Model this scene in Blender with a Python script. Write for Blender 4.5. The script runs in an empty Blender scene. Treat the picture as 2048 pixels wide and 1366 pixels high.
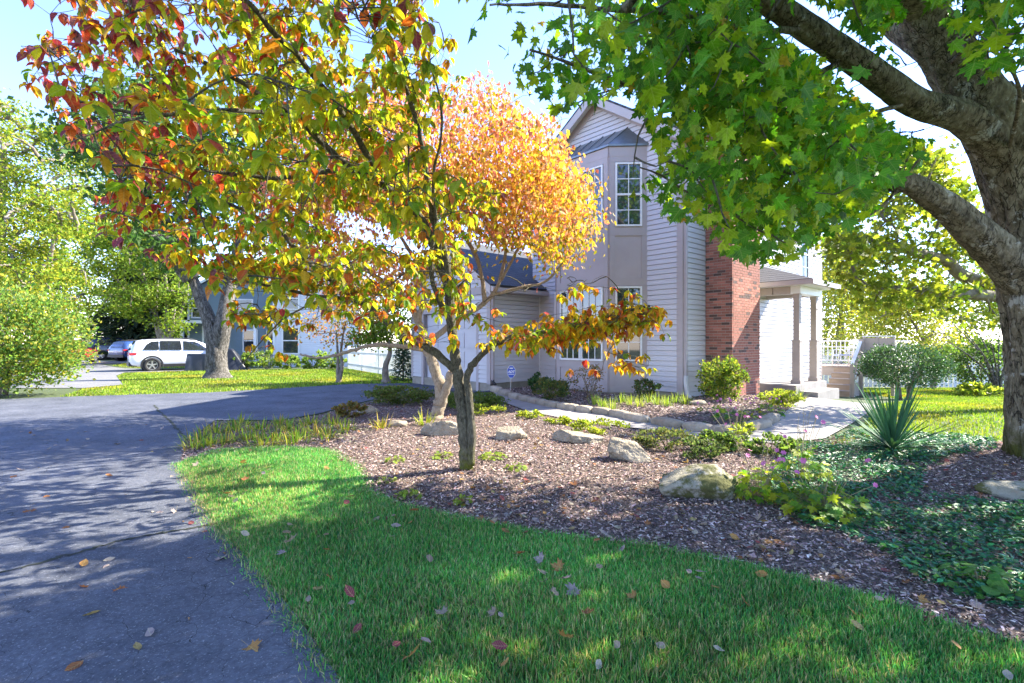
import bpy, math, random
import numpy as np
from mathutils import Vector, Matrix
from mathutils.geometry import delaunay_2d_cdt

random.seed(7); rng = np.random.default_rng(7)
sc = bpy.context.scene
COL = sc.collection

# ------------------------------------------------------------------ camera, sky, sun, exposure
F = 1010.0; CX = 1024.0; CY = 683.0; CH = 1.45          # focal length and centre in photo pixels, eye height
cam = bpy.data.cameras.new('camera'); cam.sensor_width = 36; cam.lens = F/2048*36
cam.clip_start = 0.05; cam.clip_end = 2000
camo = bpy.data.objects.new('camera', cam); COL.objects.link(camo)
camo.location = (0, 0, CH); camo.rotation_euler = (math.pi/2, 0, 0); sc.camera = camo

TO_SUN = Vector((0.934, 0.357, 0.0)).normalized()
ELEV = math.radians(38.5)
w = bpy.data.worlds.new('World'); sc.world = w; w.use_nodes = True
nt = w.node_tree; bg = nt.nodes['Background']
sky = nt.nodes.new('ShaderNodeTexSky'); sky.sky_type = 'NISHITA'; sky.sun_disc = False
sky.sun_elevation = ELEV
sky.sun_rotation = math.atan2(TO_SUN.x, TO_SUN.y)
sky.air_density = 1.0; sky.dust_density = 0.0; sky.ozone_density = 1.5
tn = nt.nodes.new('ShaderNodeMix'); tn.data_type = 'RGBA'; tn.blend_type = 'MULTIPLY'; tn.inputs[0].default_value = 1.0; tn.inputs[7].default_value = (0.76, 0.755, 1.0, 1)
nt.links.new(sky.outputs[0], tn.inputs[6]); nt.links.new(tn.outputs[2], bg.inputs[0]); bg.inputs[1].default_value = 0.122
sun = bpy.data.lights.new('sun', 'SUN'); sun.energy = 3.7; sun.angle = math.radians(0.55); sun.color = (1.0, 0.93, 0.80)
suno = bpy.data.objects.new('sun', sun); COL.objects.link(suno); suno.location = (30, 12, 30)
sd = Vector((TO_SUN.x*math.cos(ELEV), TO_SUN.y*math.cos(ELEV), math.sin(ELEV)))
suno.rotation_euler = sd.to_track_quat('Z', 'Y').to_euler()
sc.view_settings.view_transform = 'Standard'; sc.view_settings.look = 'None'
sc.view_settings.gamma = 1.0; sc.view_settings.use_curve_mapping = False
sc.view_settings.exposure = 2.55
sc.render.engine = 'CYCLES'
sc.cycles.max_bounces = 8; sc.cycles.transmission_bounces = 5; sc.cycles.transparent_max_bounces = 6
sc.cycles.diffuse_bounces = 5; sc.cycles.use_denoising = True

# ------------------------------------------------------------------ geometry helpers
def ss(a, b, x):
    t = np.clip((np.asarray(x, float)-a)/(b-a), 0, 1); return t*t*(3-2*t)

HC = np.array([4.05, 12.0]); HU = np.array([0.667, -0.745]); HS = np.array([0.745, 0.667])   # house corner and its two axes
HROT = math.atan2(-0.745, 0.667)
def hl(X, Y):                                              # house-local -> world xy
    return HC[0]+X*HU[0]+Y*HS[0], HC[1]+X*HU[1]+Y*HS[1]
def H(x, y):                                               # height of the ground
    x = np.asarray(x, float); y = np.asarray(y, float)
    k = ss(5, 9, x)
    z = -0.55*ss(10, 19, y)*k - 0.35*ss(19, 27, y)*k
    rx = x-HC[0]; ry = y-HC[1]
    X = rx*HU[0]+ry*HU[1]; Y = rx*HS[0]+ry*HS[1]
    z = z + 0.10*ss(-2.9, -2.1, Y)*ss(-5.2, -4.4, X)*(1-ss(1.6, 3.2, X))*(1-ss(5, 8, Y))
    z = z + 0.06*np.exp(-(((x-1.0)/1.9)**2+((y-6.3)/1.5)**2)) + 0.16*np.exp(-(((x-5.9)/1.6)**2+((y-5.7)/1.5)**2))
    return z
def G(px, py, z=0.0):
    d = (CH-z)*F/(py-CY); return ((px-CX)/F*d, d)
def P(px, py, d): return np.array([(px-CX)/F*d, d, CH-(py-CY)/F*d])
def proj(p):
    y = np.maximum(p[:, 1], 1e-3); return CX+p[:, 0]/y*F, CY-(p[:, 2]-CH)/y*F
def pip(px, py, poly):
    px = np.asarray(px, float); py = np.asarray(py, float); ins = np.zeros(px.shape, bool); n = len(poly)
    for i in range(n):
        x1, y1 = poly[i]; x2, y2 = poly[(i+1) % n]
        c = ((y1 > py) != (y2 > py)) & (px < (x2-x1)*(py-y1)/((y2-y1) if y2 != y1 else 1e-9)+x1)
        ins ^= c
    return ins

def put(o, label=None, cat=None, group=None, kind=None):
    if label: o['label'] = label
    if cat: o['category'] = cat
    if group: o['group'] = group
    if kind: o['kind'] = kind
    return o
def root(name, loc, label, cat, group=None, rz=0.0):
    o = bpy.data.objects.new(name, None); COL.objects.link(o); o.empty_display_size = 0.2
    o.location = loc; o.rotation_euler = (0, 0, rz); return put(o, label, cat, group)
def link(name, me, mat=None, parent=None, loc=None, kind=None):
    o = bpy.data.objects.new(name, me); COL.objects.link(o)
    if mat is not None and not me.materials: me.materials.append(mat)
    if parent is not None: o.parent = parent
    if loc is not None: o.location = loc
    if kind: o['kind'] = kind
    return o
def mesh_np(name, v, f, cols=None, smooth=False, lv=None):
    """v (N,3), f (M,k) uniform faces or list of lists"""
    me = bpy.data.meshes.new(name); v = np.asarray(v, np.float32)
    if isinstance(f, np.ndarray):
        n, k = f.shape
        me.vertices.add(len(v)); me.vertices.foreach_set('co', v.ravel())
        me.loops.add(n*k); me.loops.foreach_set('vertex_index', f.astype(np.int32).ravel())
        me.polygons.add(n); me.polygons.foreach_set('loop_start', np.arange(0, n*k, k, dtype=np.int32))
        me.update(calc_edges=True)
    else:
        me.from_pydata([tuple(map(float, p)) for p in v], [], f); me.update()
    if cols is not None:
        a = me.attributes.new('col', 'FLOAT_COLOR', 'POINT')
        c = np.ones((len(v), 4), np.float32); c[:, :3] = cols; a.data.foreach_set('color', c.ravel())
    if lv is not None: me.attributes.new('lv', 'FLOAT_VECTOR', 'POINT').data.foreach_set('vector', np.asarray(lv, np.float32).ravel())
    if smooth: me.polygons.foreach_set('use_smooth', np.ones(len(me.polygons), bool))
    me.validate()
    return me
class MB:
    def __init__(s): s.v = []; s.f = []
    def box(s, x0, x1, y0, y1, z0, z1):
        b = len(s.v); s.v += [(x, y, z) for z in (z0, z1) for y in (y0, y1) for x in (x0, x1)]
        s.f += [[b+i for i in q] for q in ([0,2,3,1],[4,5,7,6],[0,1,5,4],[2,6,7,3],[0,4,6,2],[1,3,7,5])]; return s
    def obox(s, o, u, v, n, a0, a1, b0, b1, c0, c1):        # oriented box: origin + axes u, v, n
        o, u, v, n = (np.asarray(q, float) for q in (o, u, v, n)); b = len(s.v)
        s.v += [tuple(o+u*x+v*y+n*z) for z in (c0, c1) for y in (b0, b1) for x in (a0, a1)]
        fs = [[0,2,3,1],[4,5,7,6],[0,1,5,4],[2,6,7,3],[0,4,6,2],[1,3,7,5]]
        if np.dot(np.cross(u, v), n) < 0: fs = [q[::-1] for q in fs]
        s.f += [[b+i for i in q] for q in fs]; return s
    def poly(s, pts): b = len(s.v); s.v += [tuple(p) for p in pts]; s.f.append(list(range(b, b+len(pts)))); return s
    def prism(s, pts, ext):                                  # closed outline extruded by a vector
        b = len(s.v); n = len(pts); e = np.asarray(ext, float)
        s.v += [tuple(p) for p in pts]+[tuple(np.asarray(p, float)+e) for p in pts]
        s.f.append(list(range(b, b+n))[::-1]); s.f.append(list(range(b+n, b+2*n)))
        for i in range(n): j = (i+1) % n; s.f.append([b+i, b+j, b+n+j, b+n+i])
        return s
    def tube(s, pts, rs, n=6, cap=True, prof=None):
        pts = np.asarray(pts, float); m = len(pts); rs = np.broadcast_to(np.asarray(rs, float), (m,))
        t = np.gradient(pts, axis=0); t /= np.linalg.norm(t, axis=1)[:, None]+1e-9
        ref = np.array([0.3, 1, 0.2]) if abs(t[0][1]) < 0.8 else np.array([1, 0.1, 0.2])
        u = np.cross(t[0], ref); u /= np.linalg.norm(u); b = len(s.v)
        a = np.arange(n)/n*2*math.pi
        for i in range(m):
            u = u-t[i]*np.dot(u, t[i]); u /= np.linalg.norm(u)+1e-9; vv = np.cross(t[i], u)
            rr = rs[i]*(prof(i/(m-1), a) if prof else 1.0)
            ring = pts[i]+(np.cos(a)*rr)[:, None]*u+(np.sin(a)*rr)[:, None]*vv
            s.v += [tuple(p) for p in ring]
        for i in range(m-1):
            for j in range(n):
                k = (j+1) % n; s.f.append([b+i*n+j, b+i*n+k, b+(i+1)*n+k, b+(i+1)*n+j])
        if cap:
            s.f.append([b+j for j in range(n)][::-1]); s.f.append([b+(m-1)*n+j for j in range(n)])
        return s
    def obj(s, name, mat, parent=None, smooth=False, off=(0, 0, 0), kind=None):
        v = np.asarray(s.v, float)-np.asarray(off, float)
        me = mesh_np(name, v, s.f, smooth=smooth); me.materials.append(mat)
        return link(name, me, None, parent, kind=kind)
def smooth_path(pts, n):
    pts = np.asarray(pts, float); m = len(pts); t = np.linspace(0, m-1, n); out = []
    for q in t:
        i = min(int(q), m-2); f = q-i
        p0 = pts[max(i-1, 0)]; p1 = pts[i]; p2 = pts[i+1]; p3 = pts[min(i+2, m-1)]
        out.append(0.5*((2*p1)+(-p0+p2)*f+(2*p0-5*p1+4*p2-p3)*f*f+(-p0+3*p1-3*p2+p3)*f**3))
    return np.array(out)

# ------------------------------------------------------------------ materials
def new_mat(name):
    m = bpy.data.materials.new(name); m.use_nodes = True
    return m, m.node_tree, m.node_tree.nodes['Principled BSDF']
def N(nt, t, **kw):
    n = nt.nodes.new(t)
    for k, v in kw.items():
        if k.startswith('i_'): n.inputs[k[2:]].default_value = v
        else: setattr(n, k, v)
    return n
def ramp(nt, fac, stops):
    r = nt.nodes.new('ShaderNodeValToRGB'); e = r.color_ramp.elements
    while len(e) < len(stops): e.new(0.5)
    for q, (p, c) in zip(e, stops): q.position = p; q.color = (*c, 1)
    nt.links.new(fac, r.inputs[0]); return r.outputs[0]
def mix(nt, fac, a, b, mode='MIX'):
    m = nt.nodes.new('ShaderNodeMix'); m.data_type = 'RGBA'; m.blend_type = mode
    for s, v in ((0, fac), (6, a), (7, b)):
        if hasattr(v, 'links'): nt.links.new(v, m.inputs[s])
        else: m.inputs[s].default_value = v if s == 0 else (*v, 1)
    return m.outputs[2]
def bump(nt, b, h, strength=0.3, dist=0.01):
    n = N(nt, 'ShaderNodeBump'); n.inputs['Strength'].default_value = strength; n.inputs['Distance'].default_value = dist
    nt.links.new(h, n.inputs['Height']); nt.links.new(n.outputs[0], b.inputs['Normal'])
def noise(nt, scale, detail=4, rough=0.6, coord='Object', stretch=None, dist=0.0):
    tc = N(nt, 'ShaderNodeTexCoord'); src = tc.outputs[coord]
    if stretch:
        mp = N(nt, 'ShaderNodeMapping'); mp.inputs['Scale'].default_value = stretch; nt.links.new(src, mp.inputs[0]); src = mp.outputs[0]
    n = N(nt, 'ShaderNodeTexNoise'); n.inputs['Scale'].default_value = scale; n.inputs['Detail'].default_value = detail
    n.inputs['Roughness'].default_value = rough; n.inputs['Distortion'].default_value = dist
    nt.links.new(src, n.inputs['Vector']); return n.outputs['Fac']
def simple(name, c1, c2=None, scale=6, rough=0.6, bs=0.15, bd=0.004, metal=0.0, stretch=None, objvar=0.0):
    m, nt, b = new_mat(name); c2 = c2 or tuple(x*0.82 for x in c1)
    f = noise(nt, scale, 5, 0.65, stretch=stretch)
    c = ramp(nt, f, [(0.3, c2), (0.7, c1)])
    if objvar:
        oi = N(nt, 'ShaderNodeObjectInfo'); hs = N(nt, 'ShaderNodeHueSaturation')
        mr = N(nt, 'ShaderNodeMapRange'); mr.inputs[3].default_value = 1-objvar; mr.inputs[4].default_value = 1+objvar
        nt.links.new(oi.outputs['Random'], mr.inputs[0]); nt.links.new(mr.outputs[0], hs.inputs['Value']); nt.links.new(c, hs.inputs['Color']); c = hs.outputs[0]
    nt.links.new(c, b.inputs['Base Color']); b.inputs['Roughness'].default_value = rough; b.inputs['Metallic'].default_value = metal
    if bs: bump(nt, b, noise(nt, scale*6, 3, stretch=stretch), bs, bd)
    return m
def leaf_mat(name, trans=0.45, rough=0.45, vein=0.15, spec=0.35, tint=(1.0, 1.0, 0.7), veins=True):
    m, nt, b = new_mat(name); a = N(nt, 'ShaderNodeAttribute'); a.attribute_name = 'col'; c = a.outputs['Color']
    lv = N(nt, 'ShaderNodeAttribute'); lv.attribute_name = 'lv'
    n1 = N(nt, 'ShaderNodeTexNoise'); n1.inputs['Scale'].default_value = 3.2; n1.inputs['Detail'].default_value = 3; nt.links.new(lv.outputs['Vector'], n1.inputs['Vector'])
    c = mix(nt, 1.0, c, ramp(nt, n1.outputs['Fac'], [(0.28, (0.62, 0.58, 0.62)), (0.5, (1, 1, 1)), (0.75, (1.22, 1.15, 1.0))]), 'MULTIPLY')
    if veins:
        sx = N(nt, 'ShaderNodeSeparateXYZ'); nt.links.new(lv.outputs['Vector'], sx.inputs[0])
        def mth(op, p, q=None):
            k = N(nt, 'ShaderNodeMath', operation=op)
            for idx, v in enumerate((p, q)):
                if v is None: continue
                if hasattr(v, 'links'): nt.links.new(v, k.inputs[idx])
                else: k.inputs[idx].default_value = v
            return k.outputs[0]
        ab = mth('ABSOLUTE', sx.outputs[0]); rib = mth('LESS_THAN', ab, 0.022)
        fr = mth('FRACT', mth('MULTIPLY', mth('SUBTRACT', sx.outputs[1], mth('MULTIPLY', ab, 0.75)), 6.5)); vn = mth('LESS_THAN', fr, 0.13)
        c = mix(nt, mth('MULTIPLY', mth('MAXIMUM', rib, vn), vein), c, (0.75, 0.72, 0.25))
        bump(nt, b, mth('MULTIPLY', mth('ABSOLUTE', mth('SUBTRACT', fr, 0.5)), -1.0), 0.5, 0.006)
    nt.links.new(c, b.inputs['Base Color']); b.inputs['Roughness'].default_value = rough
    b.inputs['Specular IOR Level'].default_value = spec
    if trans > 0:
        t = N(nt, 'ShaderNodeBsdfTranslucent'); nt.links.new(mix(nt, 1.0, c, tint, 'MULTIPLY'), t.inputs[0])
        mx = N(nt, 'ShaderNodeMixShader'); mx.inputs[0].default_value = trans
        nt.links.new(b.outputs[0], mx.inputs[1]); nt.links.new(t.outputs[0], mx.inputs[2]); nt.links.new(mx.outputs[0], nt.nodes['Material Output'].inputs[0])
    return m
def bark_mat(name, c_dark, c_mid, c_light, scale=5.0, patch=None, bs=0.8, moss=None, crack=0.0):
    m, nt, b = new_mat(name)
    f1 = noise(nt, scale*1.6, 8, 0.72, stretch=(1.6, 1.6, 0.8))
    c = ramp(nt, f1, [(0.30, c_dark), (0.48, c_mid), (0.70, c_light)])
    if patch:
        f2 = noise(nt, 3.6, 8, 0.72); fm = ramp(nt, f2, [(0.575, (0, 0, 0)), (0.62, (1, 1, 1))]); c = mix(nt, fm, c, patch)
    h = noise(nt, scale*5, 8, 0.75, stretch=(1.8, 1.8, 0.7))
    if crack:
        tc = N(nt, 'ShaderNodeTexCoord'); mp = N(nt, 'ShaderNodeMapping'); mp.inputs['Scale'].default_value = (1.7, 1.7, 0.42); nt.links.new(tc.outputs['Object'], mp.inputs[0])
        nz = N(nt, 'ShaderNodeTexNoise'); nz.inputs['Scale'].default_value = 7; nz.inputs['Detail'].default_value = 5; nt.links.new(mp.outputs[0], nz.inputs['Vector'])
        mv = N(nt, 'ShaderNodeMix'); mv.data_type = 'VECTOR'; mv.inputs[0].default_value = 0.26; nt.links.new(mp.outputs[0], mv.inputs[4]); nt.links.new(nz.outputs['Color'], mv.inputs[5])
        vo = N(nt, 'ShaderNodeTexVoronoi'); vo.feature = 'DISTANCE_TO_EDGE'; vo.inputs['Scale'].default_value = crack; nt.links.new(mv.outputs[1], vo.inputs['Vector'])
        fm = ramp(nt, vo.outputs['Distance'], [(0.0, (1, 1, 1)), (0.07, (0, 0, 0))]); f6 = ramp(nt, noise(nt, 3.0, 4), [(0.34, (0, 0, 0)), (0.56, (0.9, 0.9, 0.9))])
        k = N(nt, 'ShaderNodeMath', operation='MULTIPLY'); nt.links.new(fm, k.inputs[0]); nt.links.new(f6, k.inputs[1]); c = mix(nt, k.outputs[0], c, tuple(q*0.35 for q in c_dark))
        s2 = N(nt, 'ShaderNodeMath', operation='SUBTRACT'); nt.links.new(h, s2.inputs[0]); nt.links.new(k.outputs[0], s2.inputs[1]); h = s2.outputs[0]
    if moss:
        tc = N(nt, 'ShaderNodeTexCoord'); sx = N(nt, 'ShaderNodeSeparateXYZ'); nt.links.new(tc.outputs['Object'], sx.inputs[0])
        mr = N(nt, 'ShaderNodeMapRange'); mr.inputs[1].default_value = moss[1]; mr.inputs[2].default_value = 0.0; nt.links.new(sx.outputs[2], mr.inputs[0])
        f3 = noise(nt, 9, 5, 0.7); ml = N(nt, 'ShaderNodeMath', operation='MULTIPLY'); nt.links.new(mr.outputs[0], ml.inputs[0]); nt.links.new(f3, ml.inputs[1])
        fm = ramp(nt, ml.outputs[0], [(0.25, (0, 0, 0)), (0.5, (1, 1, 1))]); c = mix(nt, fm, c, moss[0])
    nt.links.new(c, b.inputs['Base Color']); b.inputs['Roughness'].default_value = 0.9; b.inputs['Specular IOR Level'].default_value = 0.2
    bump(nt, b, h, bs, 0.03); return m

def asphalt_mat(name, dark=(0.052, 0.058, 0.074), light=(0.118, 0.126, 0.148), cracks=True):
    m, nt, b = new_mat(name)
    f1 = noise(nt, 1.3, 6, 0.6); f2 = noise(nt, 75, 4, 0.75)
    c = ramp(nt, f1, [(0.3, dark), (0.72, light)])
    c = mix(nt, 1.0, c, ramp(nt, noise(nt, 26, 6, 0.8), [(0.3, (0.55, 0.55, 0.55)), (0.7, (1.45, 1.45, 1.45))]), 'MULTIPLY')
    sp = ramp(nt, f2, [(0.585, (0, 0, 0)), (0.66, (1, 1, 1))]); spm = N(nt, 'ShaderNodeMath', operation='MULTIPLY'); spm.inputs[1].default_value = 0.75
    nt.links.new(sp, spm.inputs[0]); c = mix(nt, spm.outputs[0], c, (0.34, 0.34, 0.35))
    h = f2
    if cracks:
        tc = N(nt, 'ShaderNodeTexCoord'); nz = N(nt, 'ShaderNodeTexNoise'); nz.inputs['Scale'].default_value = 3.0; nz.inputs['Detail'].default_value = 6
        nt.links.new(tc.outputs['Object'], nz.inputs['Vector'])
        mxv = N(nt, 'ShaderNodeMix'); mxv.data_type = 'VECTOR'; mxv.inputs[0].default_value = 0.22
        nt.links.new(tc.outputs['Object'], mxv.inputs[4]); nt.links.new(nz.outputs['Color'], mxv.inputs[5])
        vo = N(nt, 'ShaderNodeTexVoronoi'); vo.feature = 'DISTANCE_TO_EDGE'; vo.inputs['Scale'].default_value = 5.0
        nt.links.new(mxv.outputs[1], vo.inputs['Vector'])
        f5 = noise(nt, 0.8, 3, 0.6); th = N(nt, 'ShaderNodeMapRange'); th.inputs[1].default_value = 0.42; th.inputs[2].default_value = 0.72; th.inputs[3].default_value = 0.0; th.inputs[4].default_value = 0.013
        nt.links.new(f5, th.inputs[0])
        lt = N(nt, 'ShaderNodeMath', operation='LESS_THAN'); nt.links.new(vo.outputs['Distance'], lt.inputs[0]); nt.links.new(th.outputs[0], lt.inputs[1])
        c = mix(nt, lt.outputs[0], c, (0.014, 0.015, 0.016))
        sb = N(nt, 'ShaderNodeMath', operation='SUBTRACT'); nt.links.new(f2, sb.inputs[0]); nt.links.new(lt.outputs[0], sb.inputs[1]); h = sb.outputs[0]
    nt.links.new(c, b.inputs['Base Color']); b.inputs['Roughness'].default_value = 0.85; b.inputs['Specular IOR Level'].default_value = 0.3
    bump(nt, b, h, 0.7, 0.006); return m

M = {}
M['asphalt'] = asphalt_mat('asphalt')
M['asphalt_old'] = asphalt_mat('asphalt_old', (0.14, 0.14, 0.145), (0.21, 0.205, 0.20), False)
M['concrete'] = simple('concrete', (0.30, 0.275, 0.255), (0.21, 0.195, 0.185), 3.0, 0.9, 0.25, 0.003)
M['foundation'] = simple('foundation', (0.33, 0.30, 0.24), (0.22, 0.19, 0.14), 4.0, 0.9, 0.4)
M['soil'] = simple('soil', (0.075, 0.10, 0.03), (0.045, 0.065, 0.02), 8.0, 0.95, 0.6, 0.02)
M['mulch'] = simple('mulch', (0.27, 0.20, 0.165), (0.09, 0.065, 0.055), 28.0, 0.95, 1.0, 0.02)
M['siding'] = simple('siding', (0.555, 0.54, 0.545), (0.49, 0.475, 0.48), 1.5, 0.5, 0.05, stretch=(0.4, 0.4, 3), objvar=0.03)
M['trim'] = simple('trim', (0.41, 0.36, 0.35), (0.36, 0.315, 0.305), 2.0, 0.55, 0.05)
M['panel'] = simple('panel', (0.43, 0.375, 0.365), (0.38, 0.33, 0.32), 2.0, 0.6, 0.08)
M['white'] = simple('white', (0.78, 0.78, 0.76), (0.70, 0.70, 0.68), 3.0, 0.45, 0.03)
M['brick'] = simple('brick', (0.44, 0.18, 0.13), (0.33, 0.125, 0.09), 18.0, 0.9, 0.5, 0.004, objvar=0.3)
M['brick_dark'] = simple('brick_dark', (0.15, 0.085, 0.07), (0.09, 0.06, 0.055), 18.0, 0.9, 0.5, 0.004, objvar=0.2)
M['mortar'] = simple('mortar', (0.46, 0.40, 0.34), (0.36, 0.31, 0.26), 20.0, 0.95, 0.4)
M['bay_metal'] = simple('bay_metal', (0.25, 0.27, 0.28), (0.17, 0.19, 0.20), 4.0, 0.35, 0.05, metal=0.6)
M['gutter'] = simple('gutter', (0.46, 0.41, 0.385), (0.40, 0.355, 0.335), 3.0, 0.4, 0.02)
M['spout'] = simple('spout', (0.62, 0.59, 0.54), (0.5, 0.47, 0.43), 6.0, 0.5, 0.1)
M['deckwood'] = simple('deckwood', (0.42, 0.32, 0.235), (0.34, 0.255, 0.185), 3.0, 0.75, 0.2, stretch=(1, 6, 6), objvar=0.08)
M['tan'] = simple('tan', (0.42, 0.355, 0.31), (0.36, 0.305, 0.27), 3.0, 0.6, 0.06)
M['teal'] = simple('teal', (0.10, 0.19, 0.21), (0.08, 0.16, 0.18), 3.0, 0.6, 0.05)
M['stone'] = simple('stone', (0.43, 0.37, 0.275), (0.22, 0.18, 0.12), 5.0, 0.95, 1.0, 0.05)
M['edge_stone'] = simple('edge_stone', (0.42, 0.36, 0.27), (0.25, 0.20, 0.14), 7.0, 0.95, 0.8, 0.02, objvar=0.22)
M['tarp'] = simple('tarp', (0.018, 0.022, 0.03), (0.012, 0.014, 0.02), 5.0, 0.38, 0.3)
M['black'] = simple('black', (0.02, 0.02, 0.022), (0.015, 0.015, 0.016), 5.0, 0.5, 0.05)
M['tyre'] = simple('tyre', (0.02, 0.02, 0.02), (0.014, 0.014, 0.014), 9.0, 0.85, 0.3)
M['rim'] = simple('rim', (0.55, 0.55, 0.56), (0.45, 0.45, 0.46), 5.0, 0.3, 0.0, metal=0.8)
M['sign_blue'] = simple('sign_blue', (0.02, 0.08, 0.42), (0.018, 0.07, 0.38), 4.0, 0.3, 0.0)
M['sign_white'] = simple('sign_white', (0.8, 0.8, 0.8), (0.76, 0.76, 0.76), 4.0, 0.4, 0.0)
M['stake'] = simple('stake', (0.5, 0.5, 0.48), (0.4, 0.4, 0.38), 6.0, 0.4, 0.0, metal=0.5)
M['cutwood'] = simple('cutwood', (0.44, 0.33, 0.22), (0.30, 0.21, 0.13), 14.0, 0.9, 0.3)
M['cushion'] = simple('cushion', (0.45, 0.50, 0.62), (0.28, 0.34, 0.5), 9.0, 0.8, 0.1)
M['pink'] = simple('pink', (0.62, 0.18, 0.36), (0.48, 0.10, 0.26), 20.0, 0.6, 0.0)
M['dry_stem'] = simple('dry_stem', (0.33, 0.27, 0.15), (0.22, 0.19, 0.09), 20.0, 0.8, 0.0)
M['red_light'] = simple('red_light', (0.45, 0.02, 0.03), (0.3, 0.01, 0.02), 20.0, 0.15, 0.0)
def paint(name, c):
    m = simple(name, c, tuple(x*0.96 for x in c), 2.0, 0.25, 0.0); b = m.node_tree.nodes['Principled BSDF']; b.inputs['Coat Weight'].default_value = 0.8; b.inputs['Coat Roughness'].default_value = 0.05; return m
M['car_white'] = paint('car_white', (0.78, 0.79, 0.80)); M['car_red'] = paint('car_red', (0.36, 0.012, 0.03)); M['car_blue'] = paint('car_blue', (0.03, 0.07, 0.22)); M['car_navy'] = paint('car_navy', (0.02, 0.035, 0.09))
def glass_mat(name, base=(0.02, 0.024, 0.03)):
    m, nt, b = new_mat(name); f = noise(nt, 1.2, 3); c = ramp(nt, f, [(0.3, base), (0.7, tuple(x*1.6 for x in base))])
    nt.links.new(c, b.inputs['Base Color']); b.inputs['Roughness'].default_value = 0.03; b.inputs['IOR'].default_value = 1.9; bump(nt, b, noise(nt, 0.9, 1), 0.02, 0.01); return m
M['glass'] = glass_mat('glass'); M['car_glass'] = glass_mat('car_glass', (0.015, 0.018, 0.022))
def shingle_mat():
    m, nt, b = new_mat('shingle'); br = N(nt, 'ShaderNodeTexBrick'); br.inputs['Scale'].default_value = 1.0
    br.inputs['Brick Width'].default_value = 0.30; br.inputs['Row Height'].default_value = 0.14; br.inputs['Mortar Size'].default_value = 0.008
    br.inputs['Color1'].default_value = (0.05, 0.056, 0.066, 1); br.inputs['Color2'].default_value = (0.085, 0.09, 0.10, 1); br.inputs['Mortar'].default_value = (0.02, 0.02, 0.022, 1)
    tc = N(nt, 'ShaderNodeTexCoord'); nt.links.new(tc.outputs['UV'], br.inputs['Vector'])
    c = mix(nt, 0.35, br.outputs['Color'], ramp(nt, noise(nt, 40, 3), [(0.3, (0.04, 0.045, 0.055)), (0.7, (0.13, 0.135, 0.145))]))
    nt.links.new(c, b.inputs['Base Color']); b.inputs['Roughness'].default_value = 0.9; bump(nt, b, br.outputs['Fac'], 0.5, 0.01); return m
M['shingle'] = shingle_mat()
def farsiding(name, c):
    m, nt, b = new_mat(name); tc = N(nt, 'ShaderNodeTexCoord'); sx = N(nt, 'ShaderNodeSeparateXYZ'); nt.links.new(tc.outputs['Object'], sx.inputs[0])
    d = N(nt, 'ShaderNodeMath', operation='DIVIDE'); d.inputs[1].default_value = 0.125; nt.links.new(sx.outputs[2], d.inputs[0])
    fr = N(nt, 'ShaderNodeMath', operation='FRACT'); nt.links.new(d.outputs[0], fr.inputs[0])
    cc = ramp(nt, noise(nt, 1.5, 3), [(0.3, tuple(x*0.92 for x in c)), (0.7, c)])
    nt.links.new(cc, b.inputs['Base Color']); b.inputs['Roughness'].default_value = 0.55
    inv = N(nt, 'ShaderNodeMath', operation='SUBTRACT'); inv.inputs[0].default_value = 1.0; nt.links.new(fr.outputs[0], inv.inputs[1]); bump(nt, b, inv.outputs[0], 1.0, 0.03); return m
M['far_white'] = farsiding('far_white', (0.68, 0.68, 0.68)); M['far_teal'] = farsiding('far_teal', (0.17, 0.23, 0.25))
def mossy():
    m, nt, b = new_mat('mossy_stone'); c = ramp(nt, noise(nt, 4, 6, 0.65), [(0.3, (0.24, 0.215, 0.15)), (0.7, (0.42, 0.385, 0.30))])
    f = ramp(nt, noise(nt, 3.0, 7, 0.75), [(0.46, (0, 0, 0)), (0.54, (1, 1, 1))])
    c = mix(nt, f, c, (0.085, 0.085, 0.02)); nt.links.new(c, b.inputs['Base Color']); b.inputs['Roughness'].default_value = 0.95; bump(nt, b, noise(nt, 16, 6, 0.7), 0.9, 0.03); return m
M['mossy'] = mossy()
M['leaf'] = leaf_mat('leaf', 0.62, 0.42)
M['leaf_gold'] = leaf_mat('leaf_gold', 0.55, 0.5, 0.12, tint=(1.0, 0.9, 0.6))
M['leaf_far'] = leaf_mat('leaf_far', 0.5, 0.6, 0.1, 0.25)
M['leaf_gloss'] = leaf_mat('leaf_gloss', 0.25, 0.36, 0.03, 0.4)
M['grass'] = leaf_mat('grass', 0.45, 0.5, 0.0, 0.25, tint=(1, 1, 0.6), veins=False)
M['chip'] = leaf_mat('chip', 0.0, 0.9, 0.0, 0.15, veins=False)
M['yucca'] = leaf_mat('yucca', 0.12, 0.6, 0.0, 0.12, veins=False)
M['dryleaf'] = leaf_mat('dryleaf', 0.25, 0.7, 0.22, 0.25)
M['bark_maple'] = bark_mat('bark_maple', (0.045, 0.037, 0.024), (0.19, 0.16, 0.11), (0.38, 0.34, 0.25), 5.0, (0.44, 0.43, 0.39), 1.0, ((0.085, 0.09, 0.02), 0.9), 11.0)
M['bark_dog'] = bark_mat('bark_dog', (0.05, 0.045, 0.03), (0.15, 0.135, 0.09), (0.26, 0.24, 0.17), 14.0, None, 0.9, ((0.14, 0.15, 0.02), 0.6), 45.0)
M['bark_tan'] = bark_mat('bark_tan', (0.16, 0.12, 0.08), (0.30, 0.24, 0.17), (0.42, 0.35, 0.26), 16.0, None, 0.7)
M['bark_grey'] = bark_mat('bark_grey', (0.035, 0.03, 0.025), (0.13, 0.118, 0.10), (0.30, 0.275, 0.24), 6.0, None, 1.0, None, 9.0)
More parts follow.
